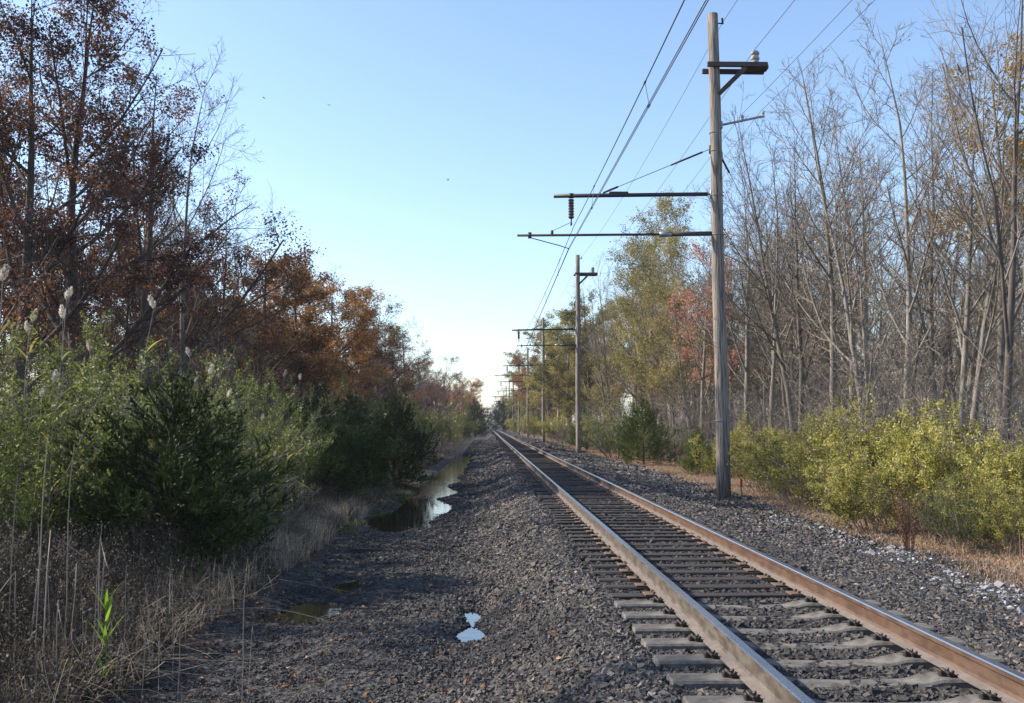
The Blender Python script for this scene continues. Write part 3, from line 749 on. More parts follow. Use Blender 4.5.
# landmarks used to tell the inner trees apart
LM = [(12, 'the russet oak at the left edge'), (80, 'the second russet oak from the left'), (150, 'the oak that borders the sky'), (222, 'the bare spreading tree'), (262, 'the nearest orange oak'), (300, 'the second orange oak'), (336, 'the third orange oak'),
      (362, 'the thin brown oak'), (396, 'the olive brown oak'), (413, 'the low dark oak'), (440, 'the dull brown oak far off'), (460, 'the orange oak by the vanishing point'),
      (518, 'the fifth pole'), (527, 'the fourth pole'), (544, 'the third pole'), (577, 'the second pole'), (612, 'the grey tree right of the second pole'), (645, 'the large bright cedar'), (702, 'the red maple'), (722, 'the nearest pole'), (757, 'the bush at the nearest pole foot'),
      (800, 'the bush left of the tallest one'), (846, 'the tallest yellow green bush'), (905, 'the reddish dry weed'), (955, 'the forked tree second from the right edge'), (1000, 'the big limby tree at the right edge')]
used_labels = set()
def place_label(base, X, Y):
    px = 486.5 + X/Y*1040
    l = min(LM, key=lambda q: abs(q[0]-px)); d = px - l[0]
    side = 'in line with' if abs(d) < 5 else ('just left of' if d < 0 else 'just right of') if abs(d) < 16 else ('well left of' if d < 0 else 'well right of')
    for extra in ('', 'farther '):
        lab = '%s%s, %s %s' % (extra, base, side, l[1])
        if lab not in used_labels: break
    used_labels.add(lab); return lab
# filling rows: one behind another, both sides
def rows(side, xr, yr, step, kinds, Hr, label, group, n_max, inner=None):
    n = 0; Y = yr[0]
    while Y < yr[1] and n < n_max:
        X = side * ra.uniform(*xr)
        if all((X-a)**2 + (Y-b)**2 > 5.0 for a, b in tree_xy):
            # keep out of the frame's silhouettes: height follows the edge trees
            Yj = Y + ra.uniform(-.8, .8); tree(ra.choice(kinds), X, Yj, ra.uniform(*Hr), place_label(label, X, Yj), group); n += 1
        Y += step * ra.uniform(.6, 1.4)
rows(-1, (17, 21), (40, 120), 5.0, ['oak0', 'oak1', 'brown0', 'brown1', 'barel0'], (13, 16), 'second rank autumn tree', 'inner ranks of the left wood', 16)
rows(-1, (22, 30), (48, 150), 6.0, ['oak2', 'brown2', 'orange0', 'barel1', 'barel0'], (12, 16), 'tree deep in the wood', 'deep ranks of the left wood', 18)
rows(-1, (10.5, 14), (95, 300), 7.0, ['brown0', 'brown1', 'orange0', 'barel1', 'barel0', 'brown2'], (11.5, 13.5), 'distant autumn tree', 'far left treeline', 26)
rows(1, (16, 20), (34, 110), 3.6, ['bare0', 'bare1', 'bare2', 'bare3'], (14, 18), 'second rank bare tree', 'inner ranks of the right wood', 22)
rows(1, (20, 26), (36, 130), 3.8, ['bare0', 'bare1', 'bare2', 'bare3', 'thin1'], (14, 18), 'third rank bare tree', 'third rank of the right wood', 24)
rows(1, (26, 44), (40, 150), 2.4, ['bare0', 'bare1', 'bare2', 'bare3', 'limby0'], (14, 18), 'bare tree deep inside', 'deep ranks of the right wood', 44)
rows(1, (13, 15), (62, 120), 6.0, ['bare0', 'bare2', 'thin0', 'thin1', 'bare3'], (15, 18.5), 'slim wood edge tree', 'right wood edge between the nearest poles', 9)
rows(1, (11.5, 15), (120, 320), 8.0, ['olive0', 'olive1', 'orange0', 'thin0', 'bare0'], (14, 17), 'distant treeline tree', 'far right treeline', 24)
# saplings in the understorey
rows(1, (11.5, 15), (27, 120), 2.3, ['sapling0', 'sapling1', 'sapling2'], (4, 8), 'thin grey sapling', 'saplings at the right wood edge', 40)
rows(-1, (9.5, 14), (30, 110), 2.8, ['sapling0', 'sapling1', 'sapling2'], (4, 7.5), 'thin dark sapling', 'saplings at the left wood edge', 28)
# trees outside the picture to the left that shade the near ballast
for (k, X, Y, H) in (('barel1', -18.5, 22, 12), ('brown1', -16, 14.5, 11.5), ('oak2', -13, 9, 10.5), ('orange2', -18, 2, 12), ('brown2', -12, 3, 10)):
    tree(k, X, Y, H, 'tree just outside the left edge of the photo', 'trees beyond the left edge of the photo')

# distant woodland as one mass per side
def woodland(name, spots, label, seed):
    rng = np.random.default_rng(seed); g = Geo()
    for (X, Y, H, tone) in spots:
        big = Y > 260
        P0 = np.stack([np.linspace(0, rng.normal(0, .4), 5), np.linspace(0, rng.normal(0, .4), 5), np.linspace(-.3, H, 5)], 1)[None]
        R0 = np.linspace(.2, .04, 5)[None]
        P1, R1 = spawn(rng, P0, R0, 12, .12, .97, .8, .15, .36, 4, .3, .08, .5, .03, .6)
        P2, R2 = spawn(rng, P1, R1, 7, .15, 1, .8, .3, .45, 3, .2, .12, .6, .022, .4)
        off = np.array([X, Y, float(zf(X, Y))])
        for P, R, sd_ in ((P0, R0, 5), (P1, R1, 3), (P2, R2, 3)): tubes(g, P + off, R, sd_, 0)
        P3, R3 = spawn(rng, P2, R2, 5, .15, 1, .8, .3, .5, 3, .2, .12, .6, .02, .4, .5); tubes(g, P3 + off, R3, 3, 0)
        nl = int((1500 if tone else 250))
        Q = P3[rng.integers(0, len(P3), nl), rng.integers(0, 3, nl)] + rng.normal(0, .3, (nl, 3)) + off
        leaves(g, rng, Q, .3 if big else .2, 1 + (tone > 1), None, .7)
    tag(link(name, g.mesh(name, [M['twig_grey'], M['orange'], M['olive']])), label, 'woodland', None, 'stuff')
rs = random.Random(9)
sp_ = [(-rs.uniform(30, 60), rs.uniform(45, 260), rs.uniform(11, 15), rs.choice([0, 1])) for _ in range(60)]
sp_ += [(-abs(rs.gauss(7.5, 1)) - (i % 3)*5, 290 + i*7.5, rs.uniform(13, 16), rs.choice([0, 1, 1])) for i in range(90)]
woodland('left_woodland', sp_, 'distant brown woodland along the left of the line', 1)
sp_ = [(rs.uniform(40, 75), rs.uniform(35, 260), rs.uniform(12, 17), rs.choice([0, 0, 0, 1, 2])) for _ in range(120)]
sp_ += [(13 + (i % 3)*5 + rs.uniform(-1, 1), 300 + i*7.5, rs.uniform(13, 17), rs.choice([0, 2, 2, 1])) for i in range(90)]
woodland('right_woodland', sp_, 'distant grey and olive woodland along the right of the line', 2)
# where the line bends away: trees closing the view
sp_ = [(rs.uniform(-45, 60), rs.uniform(1050, 1250), rs.uniform(16, 22), rs.choice([0, 1, 2])) for _ in range(60)]
woodland('closing_woodland', sp_, 'hazy woodland closing the end of the railway line', 3)

# tangle of fine brush in the understorey
def brush(name, n, xr, yr, hr, mat_, label, seed):
    rng = np.random.default_rng(seed); g = Geo()
    Y = yr[0] + (yr[1]-yr[0])*rng.uniform(0, 1, n)**1.4; X = rng.uniform(*xr, n)
    b = np.stack([X, Y, zf(X, Y)], 1); h = rng.uniform(*hr, n)
    P0 = np.zeros((n, 5, 3)); d = unit(rng, n)*.35 + np.array([[0, 0, 1.]]); p = b.copy()
    for k in range(5):
        P0[:, k] = p; d = d + rng.normal(0, .13, (n, 3)); d /= np.linalg.norm(d, axis=1, keepdims=True); p = p + d*(h/4)[:, None]
    R0 = np.linspace(.014, .006, 5)[None].repeat(n, 0)
    P1, R1 = spawn(rng, P0, R0, 8, .15, 1, .8, .3, .4, 4, .1, .15, .7, .006, .5)
    P2, R2 = spawn(rng, P1, R1, 4, .2, 1, .8, .3, .5, 3, .1, .15, .7, .005, .5)
    tubes(g, P0, R0, 3); tubes(g, P1, R1, 3); tubes(g, P2, R2, 3)
    tag(link(name, g.mesh(name, [M[mat_]])), label, 'undergrowth', None, 'stuff')
brush('right_undergrowth', 2600, (11, 34), (24, 130), (1.8, 5.5), 'twig_grey', 'grey tangle of leafless undergrowth under the right wood', 4)
brush('left_undergrowth', 2000, (-26, -8.5), (24, 130), (1.6, 5.5), 'twig_dark', 'dark tangle of leafless undergrowth under the left wood', 5)

# ------------------------------------------------------------------ bushes
def bush_mesh(seed, H, W, leafmat, nleaf, leafsize, stems=26, sprig=True, dense=1.0, bare_low=.15):
    rng = np.random.default_rng(seed)
    n = stems; a = rng.uniform(0, TAU, n); rad = np.sqrt(rng.uniform(0, 1, n))
    P0 = np.zeros((n, 6, 3)); p = np.stack([np.cos(a)*rad*W*.18, np.sin(a)*rad*W*.18, np.full(n, -.05)], 1)
    d = np.stack([np.cos(a)*rad*.75, np.sin(a)*rad*.75, np.ones(n)], 1); d /= np.linalg.norm(d, axis=1, keepdims=True)
    L = H * rng.uniform(.75, 1.12, n) * (1 - .28*rad)
    for k in range(6):
        P0[:, k] = p
        d = d + rng.normal(0, .07, (n, 3)) + np.stack([np.cos(a)*rad*.05*W/H, np.sin(a)*rad*.05*W/H, -.02*np.ones(n)*rad], 1)
        d /= np.linalg.norm(d, axis=1, keepdims=True); p = p + d*(L/5)[:, None]
    R0 = np.linspace(.016, .005, 6)[None].repeat(n, 0)
    P1, R1 = spawn(rng, P0, R0, 8, .12, .98, .85, .25, .42, 5, .15, .1, .7, .005, .55)
    P2, R2 = spawn(rng, P1, R1, 6, .15, 1, .75, .25, .5, 4, .1, .12, .7, .004, .5, .12)
    g = Geo(); tubes(g, P0, R0, 4); tubes(g, P1, R1, 3); tubes(g, P2, R2, 3)
    stem = g.mesh('stems', [M['twig_grey']])
    g = Geo()
    i = rng.integers(0, len(P2), nleaf); f = rng.uniform(0, 2.999, nleaf); k = f.astype(int); f = (f-k)[:, None]
    Q = P2[i, k]*(1-f) + P2[i, k+1]*f + rng.normal(0, .035, (nleaf, 3))
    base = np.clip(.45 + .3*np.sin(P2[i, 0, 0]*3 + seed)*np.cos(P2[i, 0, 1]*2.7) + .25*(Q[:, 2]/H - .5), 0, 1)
    w = np.sin(P2[i, 0, 0]*4 + seed) + np.cos(P2[i, 0, 2]*4.3) + np.sin(P2[i, 0, 1]*3.7)
    ok = (Q[:, 2] > bare_low*H*rng.uniform(.3, 1.6, nleaf)) & (w > -1.5 + rng.normal(0, .5, nleaf))
    Q = Q[ok]
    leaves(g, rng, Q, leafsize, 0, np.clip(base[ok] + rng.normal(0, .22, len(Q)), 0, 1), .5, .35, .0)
    return stem, g.mesh('foliage', [M[leafmat]])
def cedar_mesh(seed, H, W, leafmat='cedar', n=30000, open_=.1, sharp=1.0):
    rng = np.random.default_rng(seed)
    K = 8
    P0 = np.zeros((1, K, 3)); P0[0, :, 2] = np.linspace(-.1, H*.97, K); P0[0, :, :2] = np.cumsum(rng.normal(0, .02, (K, 2)), 0)
    R0 = np.linspace(.07, .012, K)[None]
    m = 90; t = (np.arange(m)+rng.uniform(0, 1, m))/m
    h = t**1.15 * H*.93 + .05
    az = np.arange(m)*2.4 + rng.normal(0, .3, m)
    prof = W/2 * np.interp(t, [0, .12, .35, .7, 1], [.9, 1, 1, .58, .14]) * rng.uniform(.7, 1.15, m)
    P1 = np.zeros((m, 6, 3)); p = np.stack([np.interp(h, P0[0, :, 2], P0[0, :, 0]), np.interp(h, P0[0, :, 2], P0[0, :, 1]), h], 1)
    lift = np.interp(t, [0, .5, 1], [.25, .6, 1.6])
    d = np.stack([np.cos(az), np.sin(az), lift*.5], 1)
    for k in range(6):
        P1[:, k] = p; d = d + np.stack([0*az, 0*az, lift*.18], 1) + rng.normal(0, .07, (m, 3)); d /= np.linalg.norm(d, axis=1, keepdims=True)
        p = p + d*(prof*1.12/5)[:, None]
    R1 = np.linspace(.016, .005, 6)[None].repeat(m, 0)
    P2, R2 = spawn(rng, P1, R1, 14, .15, 1, .65, .2, .42, 4, .28, .1, .6, .004, .55, .12)
    P3, R3 = spawn(rng, P2, R2, 6, .1, 1, .6, .25, .5, 3, .25, .1, .6, .003, .5, .07)
    g = Geo(); tubes(g, P0, R0, 7); tubes(g, P1, R1, 4); trunk = g.mesh('trunk', [M['bark_dark']])
    g = Geo(); 
    i = rng.integers(0, len(P3), n); k = rng.integers(0, 2, n); f = rng.uniform(0, 1, (n, 1))
    Q = P3[i, k]*(1-f) + P3[i, k+1]*f
    D = P3[i, k+1] - P3[i, k]; D /= np.linalg.norm(D, axis=1, keepdims=True) + 1e-9
    D = D + unit(rng, n)*.45; D /= np.linalg.norm(D, axis=1, keepdims=True)
    tone = np.clip(.35 + .25*np.sin(az[(i//(14*6)) % m]*3 + seed) + rng.normal(0, .25, n), 0, 1)
    spikes(g, rng, Q, D, .062*max(H/3, .8), .017*max(H/3, .8), 0, tone)
    return trunk, g.mesh('foliage', [M[leafmat]])
BU = {}
for i in range(4): BU['privet%d' % i] = bush_mesh(100+i, 2.5, 3.0, 'privet', 17000, .062)
for i in range(4): BU['green%d' % i] = bush_mesh(110+i, 3.4, 3.0, 'leaf_green', 20000, .058, stems=30, bare_low=.05)
for i in range(2): BU['sage%d' % i] = bush_mesh(120+i, 2.6, 2.8, 'sage', 9000, .07)
for i in range(2): BU['straggly%d' % i] = bush_mesh(125+i, 2.4, 2.6, 'weed', 4500, .05)
CE = {'wide0': cedar_mesh(130, 3.1, 2.5, n=75000), 'wide1': cedar_mesh(131, 3.3, 2.8, n=75000), 'up0': cedar_mesh(132, 3.4, 2.1, n=60000), 'bright0': cedar_mesh(133, 3.6, 3.3, 'cedar_sunlit', 70000), 'bright1': cedar_mesh(134, 2.0, 1.5, 'cedar_sunlit', 36000)}
BH = {'privet': 2.5, 'green': 3.4, 'sage': 2.6, 'straggly': 2.4}
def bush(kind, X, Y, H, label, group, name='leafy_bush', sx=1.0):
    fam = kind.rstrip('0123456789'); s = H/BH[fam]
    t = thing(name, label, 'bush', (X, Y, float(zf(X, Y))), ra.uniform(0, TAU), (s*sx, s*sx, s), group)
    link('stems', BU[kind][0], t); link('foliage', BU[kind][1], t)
def cedar(kind, px, Y, ytop, label, group, sx=1.0):
    P = at(px, 430, Y); H = at(px, ytop, Y).z - float(zf(P.x, Y)); nat = {'wide0': 3.1, 'wide1': 3.3, 'up0': 3.4, 'bright0': 3.6, 'bright1': 2.0}[kind]
    s = H/nat
    t = thing('cedar_shrub', label, 'cedar', (P.x, Y, float(zf(P.x, Y))), ra.uniform(0, TAU), (s*sx, s*sx, s), group)
    link('trunk', CE[kind][0], t); link('foliage', CE[kind][1], t)
def bpx(kind, px, Y, ytop, label, group, **k):
    P = at(px, 430, Y); bush(kind, P.x, Y, (at(px, ytop, Y).z - float(zf(P.x, Y)))*(1.16 if kind[:3] == 'pri' else 1.04), label, group, **k)
# cedars
GC = 'young cedars along the line'
cedar('wide0', 166, 15.6, 366, 'big dark green cedar spreading over the lower left bank', GC, 1.3)
cedar('wide1', 312, 29, 384, 'dark cedar with a broad crown in the middle of the left bank', GC, 1.1)
cedar('up0', 352, 34, 392, 'narrower dark cedar just right of the broad middle one', GC, 1.4)
cedar('wide0', 393, 38, 392, 'dark cedar beside the ditch water, before the yellow reeds', GC, 1.05)
cedar('bright0', 643, 54, 396, 'large bright green cedar between the two nearest poles', GC, .95)
cedar('bright1', 697, 44, 428, 'small green cedar just left of the nearest pole foot', GC)
cedar('bright1', 586, 86, 410, 'small green cedar at the foot of the second pole', GC, 1.3)
cedar('up0', 475, 190, 398, 'dark cedar closing the left bank near the vanishing point', GC, 1.3)
cedar('up0', 504, 300, 396, 'dark cedar far off right of the track', GC, 1.6)
# left leafy bushes
GB = 'leafy bushes on the left bank'
for (k, px, Y, yt, lab) in (
    ('green0', -10, 15, 345, 'green bush cut by the left edge of the photo'),
    ('green1', 38, 17, 328, 'tall green bush behind the dry stalks at far left'),
    ('green2', 90, 18.5, 352, 'green bush rising left of the big cedar'),
    ('green3', 140, 20, 360, 'yellowish green bush right behind the big cedar'),
    ('green0', 192, 21, 366, 'green bush behind the big cedar, under the oak trunk'),
    ('green1', 236, 23, 368, 'green bush right of the big cedar with reeds in front'),
    ('green2', 262, 27, 376, 'green bush touching the broad middle cedar'),
    ('green3', 60, 23, 335, 'green bush in the second row at far left'),
    ('green2', 5, 21, 325, 'green bush in the back row at the left edge'),
    ('green0', 180, 26, 362, 'green bush in the back row behind the big cedar'),
    ('green1', 250, 32, 372, 'dim green bush in the back row by the orange oaks')):
    bpx(k, px, Y, yt, lab, GB, sx=.78 if px > 200 else .95)
for (k, px, Y, yt, lab) in (
    ('straggly0', 262, 19.5, 465, 'straggly brown bush on the bank between the cedars'),
    ('straggly1', 232, 17.5, 480, 'low brown bush at the right foot of the big cedar'),
    ('straggly0', 20, 11.5, 520, 'dead brown bush at the lower left corner'),
    ('straggly1', 80, 10.8, 560, 'low brown bush behind the bright green shoot'),
    ('straggly1', 404, 50, 425, 'pale brown bush beside the yellow reeds')):
    bpx(k, px, Y, yt, lab, 'brown bushes on the left bank', name='brown_bush')
# right yellow-green bushes
GP = 'yellow green bushes on the right'
for (k, px, Y, yt, lab) in (
    ('privet0', 846, 24.5, 404, 'tallest yellow green bush, right of the nearest pole'),
    ('privet1', 805, 27.5, 424, 'yellow green bush left of the tallest one'),
    ('privet2', 768, 32, 424, 'yellow green bush just right of the nearest pole foot'),
    ('privet3', 898, 21.5, 420, 'yellow green bush just right of the tallest one'),
    ('privet0', 945, 20, 428, 'yellow green bush behind the reddish dry weed'),
    ('privet1', 985, 19.5, 440, 'yellow green bush near the right edge, back row'),
    ('privet2', 1035, 18.5, 450, 'yellow green bush cut by the right edge of the photo'),
    ('green3', 958, 17.6, 470, 'low paler bush right of the reddish dry weed'),
    ('privet2', 1012, 16.8, 480, 'low yellow green bush at the right edge, front row'),
    ('privet1', 872, 20.3, 455, 'low bush in front of the tallest one'),
    ('privet0', 830, 31, 415, 'yellow green bush behind the tallest one'),
    ('privet3', 925, 27, 418, 'yellow green bush in the back row under the bare trees'),
    ('privet0', 1000, 26, 430, 'yellow green bush in the back row at the right edge'),
    ('privet3', 728, 42, 430, 'yellow green bush hidden behind the nearest pole')):
    bpx(k, px, Y, yt, lab, GP)
for (k, px, Y, yt, lab) in (
    ('sage0', 618, 64, 403, 'pale grey green bush left of the large bright cedar'),
    ('sage1', 668, 60, 415, 'pale bush right of the large bright cedar'),
    ('straggly0', 720, 48, 430, 'brown bush between small cedar and nearest pole'),
    ('privet1', 606, 78, 412, 'green bush right of the second pole foot'),
    ('privet2', 556, 120, 414, 'yellowish bush between the second and third poles'),
    ('privet3', 535, 165, 416, 'yellowish bush beyond the third pole'),
    ('straggly1', 566, 100, 418, 'brown bush at the left of the second pole'),
    ('straggly0', 822, 25.5, 462, 'small brown bush in front of the tallest yellow green one'),
    ('straggly1', 928, 18.2, 492, 'small brown twiggy bush right of the reddish dry weed'),
    ('privet0', 520, 230, 414, 'small far bush by the fifth pole')):
    bpx(k, px, Y, yt, lab, 'bushes between the poles on the right')
for (k, px, Y, yt, lab) in (('green2', 414, 84, 402, 'dark green bush beyond the yellow reeds'), ('green0', 440, 118, 404, 'dark green bush second beyond the yellow reeds'),
    ('green3', 458, 130, 402, 'far dark bush on the left bank'), ('green1', 380, 55, 390, 'tall dark bush behind the cedar by the ditch'), ('green3', 340, 46, 384, 'tall dark bush behind the middle cedars'), ('green1', 396, 66, 396, 'dark bush behind the cedar by the ditch, farther one')):
    bpx(k, px, Y, yt, lab, 'far bushes on the left bank')

# ------------------------------------------------------------------ reeds and stalks
def reed_mesh(seed, H, plume=True, leafmat='reed_green', nleaf=9, lean=.06):
    rng = np.random.default_rng(seed); K = 7
    d = np.array([rng.normal(0, lean), rng.normal(0, lean), 1.]); P = np.zeros((K, 3)); p = np.array([0, 0, -.03])
    for k in range(K): P[k] = p; d = d + np.array([rng.normal(0, .035), rng.normal(0, .035), 0]); d /= np.linalg.norm(d); p = p + d*H/(K-1)
    if not plume and not nleaf and seed % 2:
        br_ = K - 2; P[br_:, :] = P[br_-1] + (P[br_:] - P[br_-1])*np.array([1, 1, -.2]) + np.array([[.12*(q+1), .05*(q+1), -.05*(q+1)] for q in range(K-br_)])
    g = Geo(); tubes(g, P, np.linspace(.0075, .003, K), 5, 0); stem = g.mesh('stem', [M['stalk']], True)
    parts = [('stem', stem)]
    if nleaf:
        g = Geo()
        for j in range(nleaf):
            t = rng.uniform(.25, .9); b = P[int(t*(K-1))] + (P[min(int(t*(K-1))+1, K-1)] - P[int(t*(K-1))])*(t*(K-1) % 1)
            a = rng.uniform(0, TAU); L = rng.uniform(.3, .55); w = .014
            dd = np.array([math.cos(a)*.6, math.sin(a)*.6, .8]); s = np.array([-math.sin(a), math.cos(a), 0])
            pts = [b]; 
            for q in range(5): dd = dd + np.array([0, 0, -.22]); dd /= np.linalg.norm(dd); pts.append(pts[-1] + dd*L/5)
            pts = np.array(pts); ww = np.array([.4, 1, 1, .8, .5, .05])*w
            V = np.concatenate([pts - s*ww[:, None], pts + s*ww[:, None]]); F = [(i, i+1, i+7, i+6) for i in range(5)]
            g.add(V, F, rng.uniform())
        parts.append(('foliage', g.mesh('foliage', [M[leafmat]])))
    if plume:
        g = Geo(); n = 300
        t = rng.uniform(0, 1, n); L = .15; tip = P[-1]; sway = np.array([rng.normal(0, .25), rng.normal(0, .25), 1.]); sway /= np.linalg.norm(sway)
        r = .034*np.sin(np.clip(t*1.05 + .05, 0, 1)*math.pi)**.7*rng.uniform(.2, 1, n)
        a = rng.uniform(0, TAU, n); Q = tip + sway*(t*L)[:, None] + np.stack([np.cos(a)*r, np.sin(a)*r, 0*a], 1)
        D = np.stack([np.cos(a)*.5, np.sin(a)*.5, np.full(n, .8)], 1)
        spikes(g, rng, Q, D/np.linalg.norm(D, axis=1, keepdims=True), (.032), .010)
        parts.append(('plume', g.mesh('plume', [M['plume']])))
    return parts, P[-1]
RE = [reed_mesh(200+i, 3.0) for i in range(5)]
ST = [reed_mesh(220+i, 2.0, False, nleaf=0, lean=.07) for i in range(6)]
YR = [reed_mesh(240+i, 2.6, i < 2, 'reed_green', 12, .05) for i in range(4)]
def reed(variant, X, Y, H, label, group, nat, name='reed', cat='reed'):
    parts, tip = variant; s = H/nat
    t = thing(name, label, cat, (X, Y, float(zf(X, Y))), ra.uniform(0, TAU), s, group)
    if len(parts) == 1:
        # a single stem is one mesh: make it the thing itself
        bpy.data.objects.remove(t); o = link(name, parts[0][1]); o.location = (X, Y, float(zf(X, Y))); o.rotation_euler = (0, 0, ra.uniform(0, TAU)); o.scale = (s, s, s); tag(o, label, cat, group)
    else:
        for nme, me in parts: link(nme, me, t)
GRD = 'plumed reeds above the left bushes'
for i, (px, py, Y, lab) in enumerate(((3, 270, 15, 'reed with a large white plume at the left edge'), (67, 291, 17, 'reed with the tallest bright plume near the left edge'), (63, 310, 18, 'reed with a plume just under the tallest bright one'),
    (33, 314, 18.5, 'reed with a small plume left of the tallest one'), (29, 326, 18.8, 'reed with a small grey plume, lowest of the far left trio'), (154, 300, 19, 'lone reed whose plume stands against the oak trunk'), (190, 350, 19, 'reed with a grey feathery plume over the big cedar'),
    (54, 374, 14, 'reed with a white plume low before the left bushes'), (42, 388, 14, 'reed with a drooping plume low at left, beside the white one'), (210, 367, 19, 'small pale reed plume right of the grey feathery one'),
    (228, 391, 19, 'reed with a short plume over yellow blades'), (262, 414, 18.5, 'reed with a white plume in front of the middle bushes'), (195, 376, 18, 'faint reed plume behind the grey feathery one'), (90, 345, 20, 'faint reed plume above the bush left of the cedar'), (284, 372, 30, 'small distant plume above the middle cedar'),
    (300, 376, 31, 'distant plume above the middle cedar, right one'), (322, 385, 33, 'distant plume over the narrow cedar'))):
    P = at(px, py, Y); X = P.x; H = P.z - .08 - float(zf(X, Y))
    v = RE[i % 5]; s = H/3.0
    # set the plume, not the foot, where it is seen
    rz = ra.uniform(0, TAU); ca, sa = math.cos(rz), math.sin(rz); tx, ty = v[1][0]*s, v[1][1]*s
    fx, fy = X - (ca*tx - sa*ty), Y - (sa*tx + ca*ty)
    t = thing('reed', lab, 'reed', (fx, fy, float(zf(fx, fy))), rz, s, GRD)
    for nme, me in v[0]: link(nme, me, t)
# dry stalks in the lower left corner
k = 0
for (px, ybot, ytop) in ((14, 690, 470), (22, 690, 505), (40, 690, 520), (47, 690, 440), (52, 690, 560), (56, 690, 600), (33, 690, 430), (62, 690, 545), (66, 690, 440), (78, 690, 580), (83, 690, 590), (94, 690, 485), (98, 690, 520), (103, 690, 465), (125, 690, 560), (145, 690, 565),
    (152, 690, 590), (162, 690, 580), (175, 690, 555), (181, 690, 575), (245, 690, 562), (250, 690, 585), (8, 690, 600), (120, 690, 610), (137, 690, 620), (71, 690, 500)):
    Y = ra.uniform(8.6, 9.8) if px < 240 else 8.7
    P = at(px, 560, Y); H = at(px, ytop, Y).z - float(zf(P.x, Y))
    lab = ('dry grey stalk standing alone at the gravel edge' if px == 245 else 'shorter stalk beside the lone one at the gravel edge' if px == 250 else 'tallest of the dry grey stalks in the left corner' if px == 33 else '%s dry grey stalk %s' % ('tall' if ytop < 500 else 'medium' if ytop < 575 else 'short', 'at the far left edge' if px < 30 else 'between left edge and the bright green shoot' if px < 70 else 'just left of the bright green shoot' if px < 104 else 'just right of the bright green shoot' if px < 140 else 'midway from the green shoot to the lone stalk'))
    reed(ST[k % 6], P.x, Y, H, lab, 'dry stalks at the lower left', 2.0, 'dry_stalk', 'stalk'); k += 1
# bright green shoot
P = at(104, 680, 8.9); g = Geo(); rg = np.random.default_rng(5)
st = np.array([[0, 0, -.02], [.01, 0, .3], [.0, .01, .62], [-.03, 0, .9]]); gs = Geo(); tubes(gs, st, np.array([.008, .007, .005, .002]), 5)
for j in range(13):
    t = rg.uniform(.15, 1); b = np.array([0, 0, t*.85]); a = rg.uniform(0, TAU); L = rg.uniform(.15, .34); dd = np.array([math.cos(a)*.45, math.sin(a)*.45, .9]); s_ = np.array([-math.sin(a), math.cos(a), 0])
    pts = [b]
    for q in range(4): dd = dd + np.array([0, 0, -.12]); dd /= np.linalg.norm(dd); pts.append(pts[-1] + dd*L/4)
    pts = np.array(pts); ww = np.array([.5, 1, .9, .6, .05])*.014
    g.add(np.concatenate([pts - s_*ww[:, None], pts + s_*ww[:, None]]), [(i, i+1, i+6, i+5) for i in range(4)], rg.uniform())
t = thing('reed_shoot', 'bright green reed shoot among dead stalks at the bottom left', 'reed', (P.x, 8.9, float(zf(P.x, 8.9))))
link('stem', gs.mesh('stem', [M['reed_bright']]), t); link('foliage', g.mesh('foliage', [M['reed_bright']]), t)
# yellow reed bed by the ditch
for i in range(85):
    Y = ra.uniform(74, 96); P = at(ra.uniform(426, 462), 430, Y)
    reed(YR[i % 4], P.x, Y, ra.uniform(2.6, 4.0), 'yellow green reed in the clump at the far end of the ditch water', 'yellow green reeds by the ditch', 2.6)
for i in range(16):
    Y = ra.uniform(19, 25); P = at(ra.uniform(238, 305), 430, Y)
    reed(YR[i % 4], P.x, Y, ra.uniform(1.2, 2.0), 'green reed in the clump between the big and the middle cedars', 'green reeds between the cedars', 2.6)

# reddish dry weed at right
g = Geo(); rg = np.random.default_rng(8); n = 18
a = rg.uniform(0, TAU, n); P0 = np.zeros((n, 4, 3)); h = rg.uniform(.6, 1.25, n)
for k in range(4): P0[:, k] = np.stack([np.cos(a)*.05 + np.cos(a)*k*.05*rg.uniform(.3, 1.3, n), np.sin(a)*.05 + np.sin(a)*k*.05, h*k/3], 1)
tubes(g, P0, np.array([[.006, .005, .004, .002]]).repeat(n, 0), 3)
P1, R1 = spawn(rg, P0, np.full((n, 4), .005), 14, .2, 1, .5, .2, .25, 3, .2, .1, .6, .003); tubes(g, P1, R1, 3)
leaves(g, rg, P1.reshape(-1, 3), .03)
q = at(908, 500, 17.0)
tag(link('dry_weed', g.mesh('dry_weed', [M['redweed']])), 'upright reddish brown dry weed in front of the yellow green bushes', 'weed').location = (q.x, 17.0, float(zf(q.x, 17)))

# small things on the ground
g = Geo(); box(g, (0, 0, .02), (.75, .13, .05), Matrix.Rotation(.03, 3, 'Y'), 0, .5, .008); g.v[-1] += np.random.default_rng(3).normal(0, .006, g.v[-1].shape)
q = at(372, 548, 19.0); o = tag(link('board', g.mesh('board', [M['driftwood']])), 'dark rotten board lying in the gravel left of the ballast slope', 'board'); o.location = (q.x, 19.0, float(zf(q.x, 19.)) + .02); o.rotation_euler = (0, 0, .1)
g = Geo(); box(g, (0, 0, .22), (.05, .012, .5), None, 0, .5, .003)
q = at(741, 478, 30.5); t = thing('marker_stake', 'small red marker stake at the foot of the right bushes', 'marker stake', (q.x, 30.5, float(zf(q.x, 30.5))))
link('stake', g.mesh('stake', [M['porcelain']]), t); g = Geo(); box(g, (0, 0, .40), (.065, .022, .22), None, 0, .5, .004); link('red_band', g.mesh('red_band', [M['redpaint']]), t)
g = Geo(); a0 = np.linspace(0, 1, 9)
P = np.stack([a0*1.9, .25*np.sin(a0*3), .03 + .12*np.sin(a0*math.pi)], 1); tubes(g, P, np.linspace(.009, .003, 9), 5)
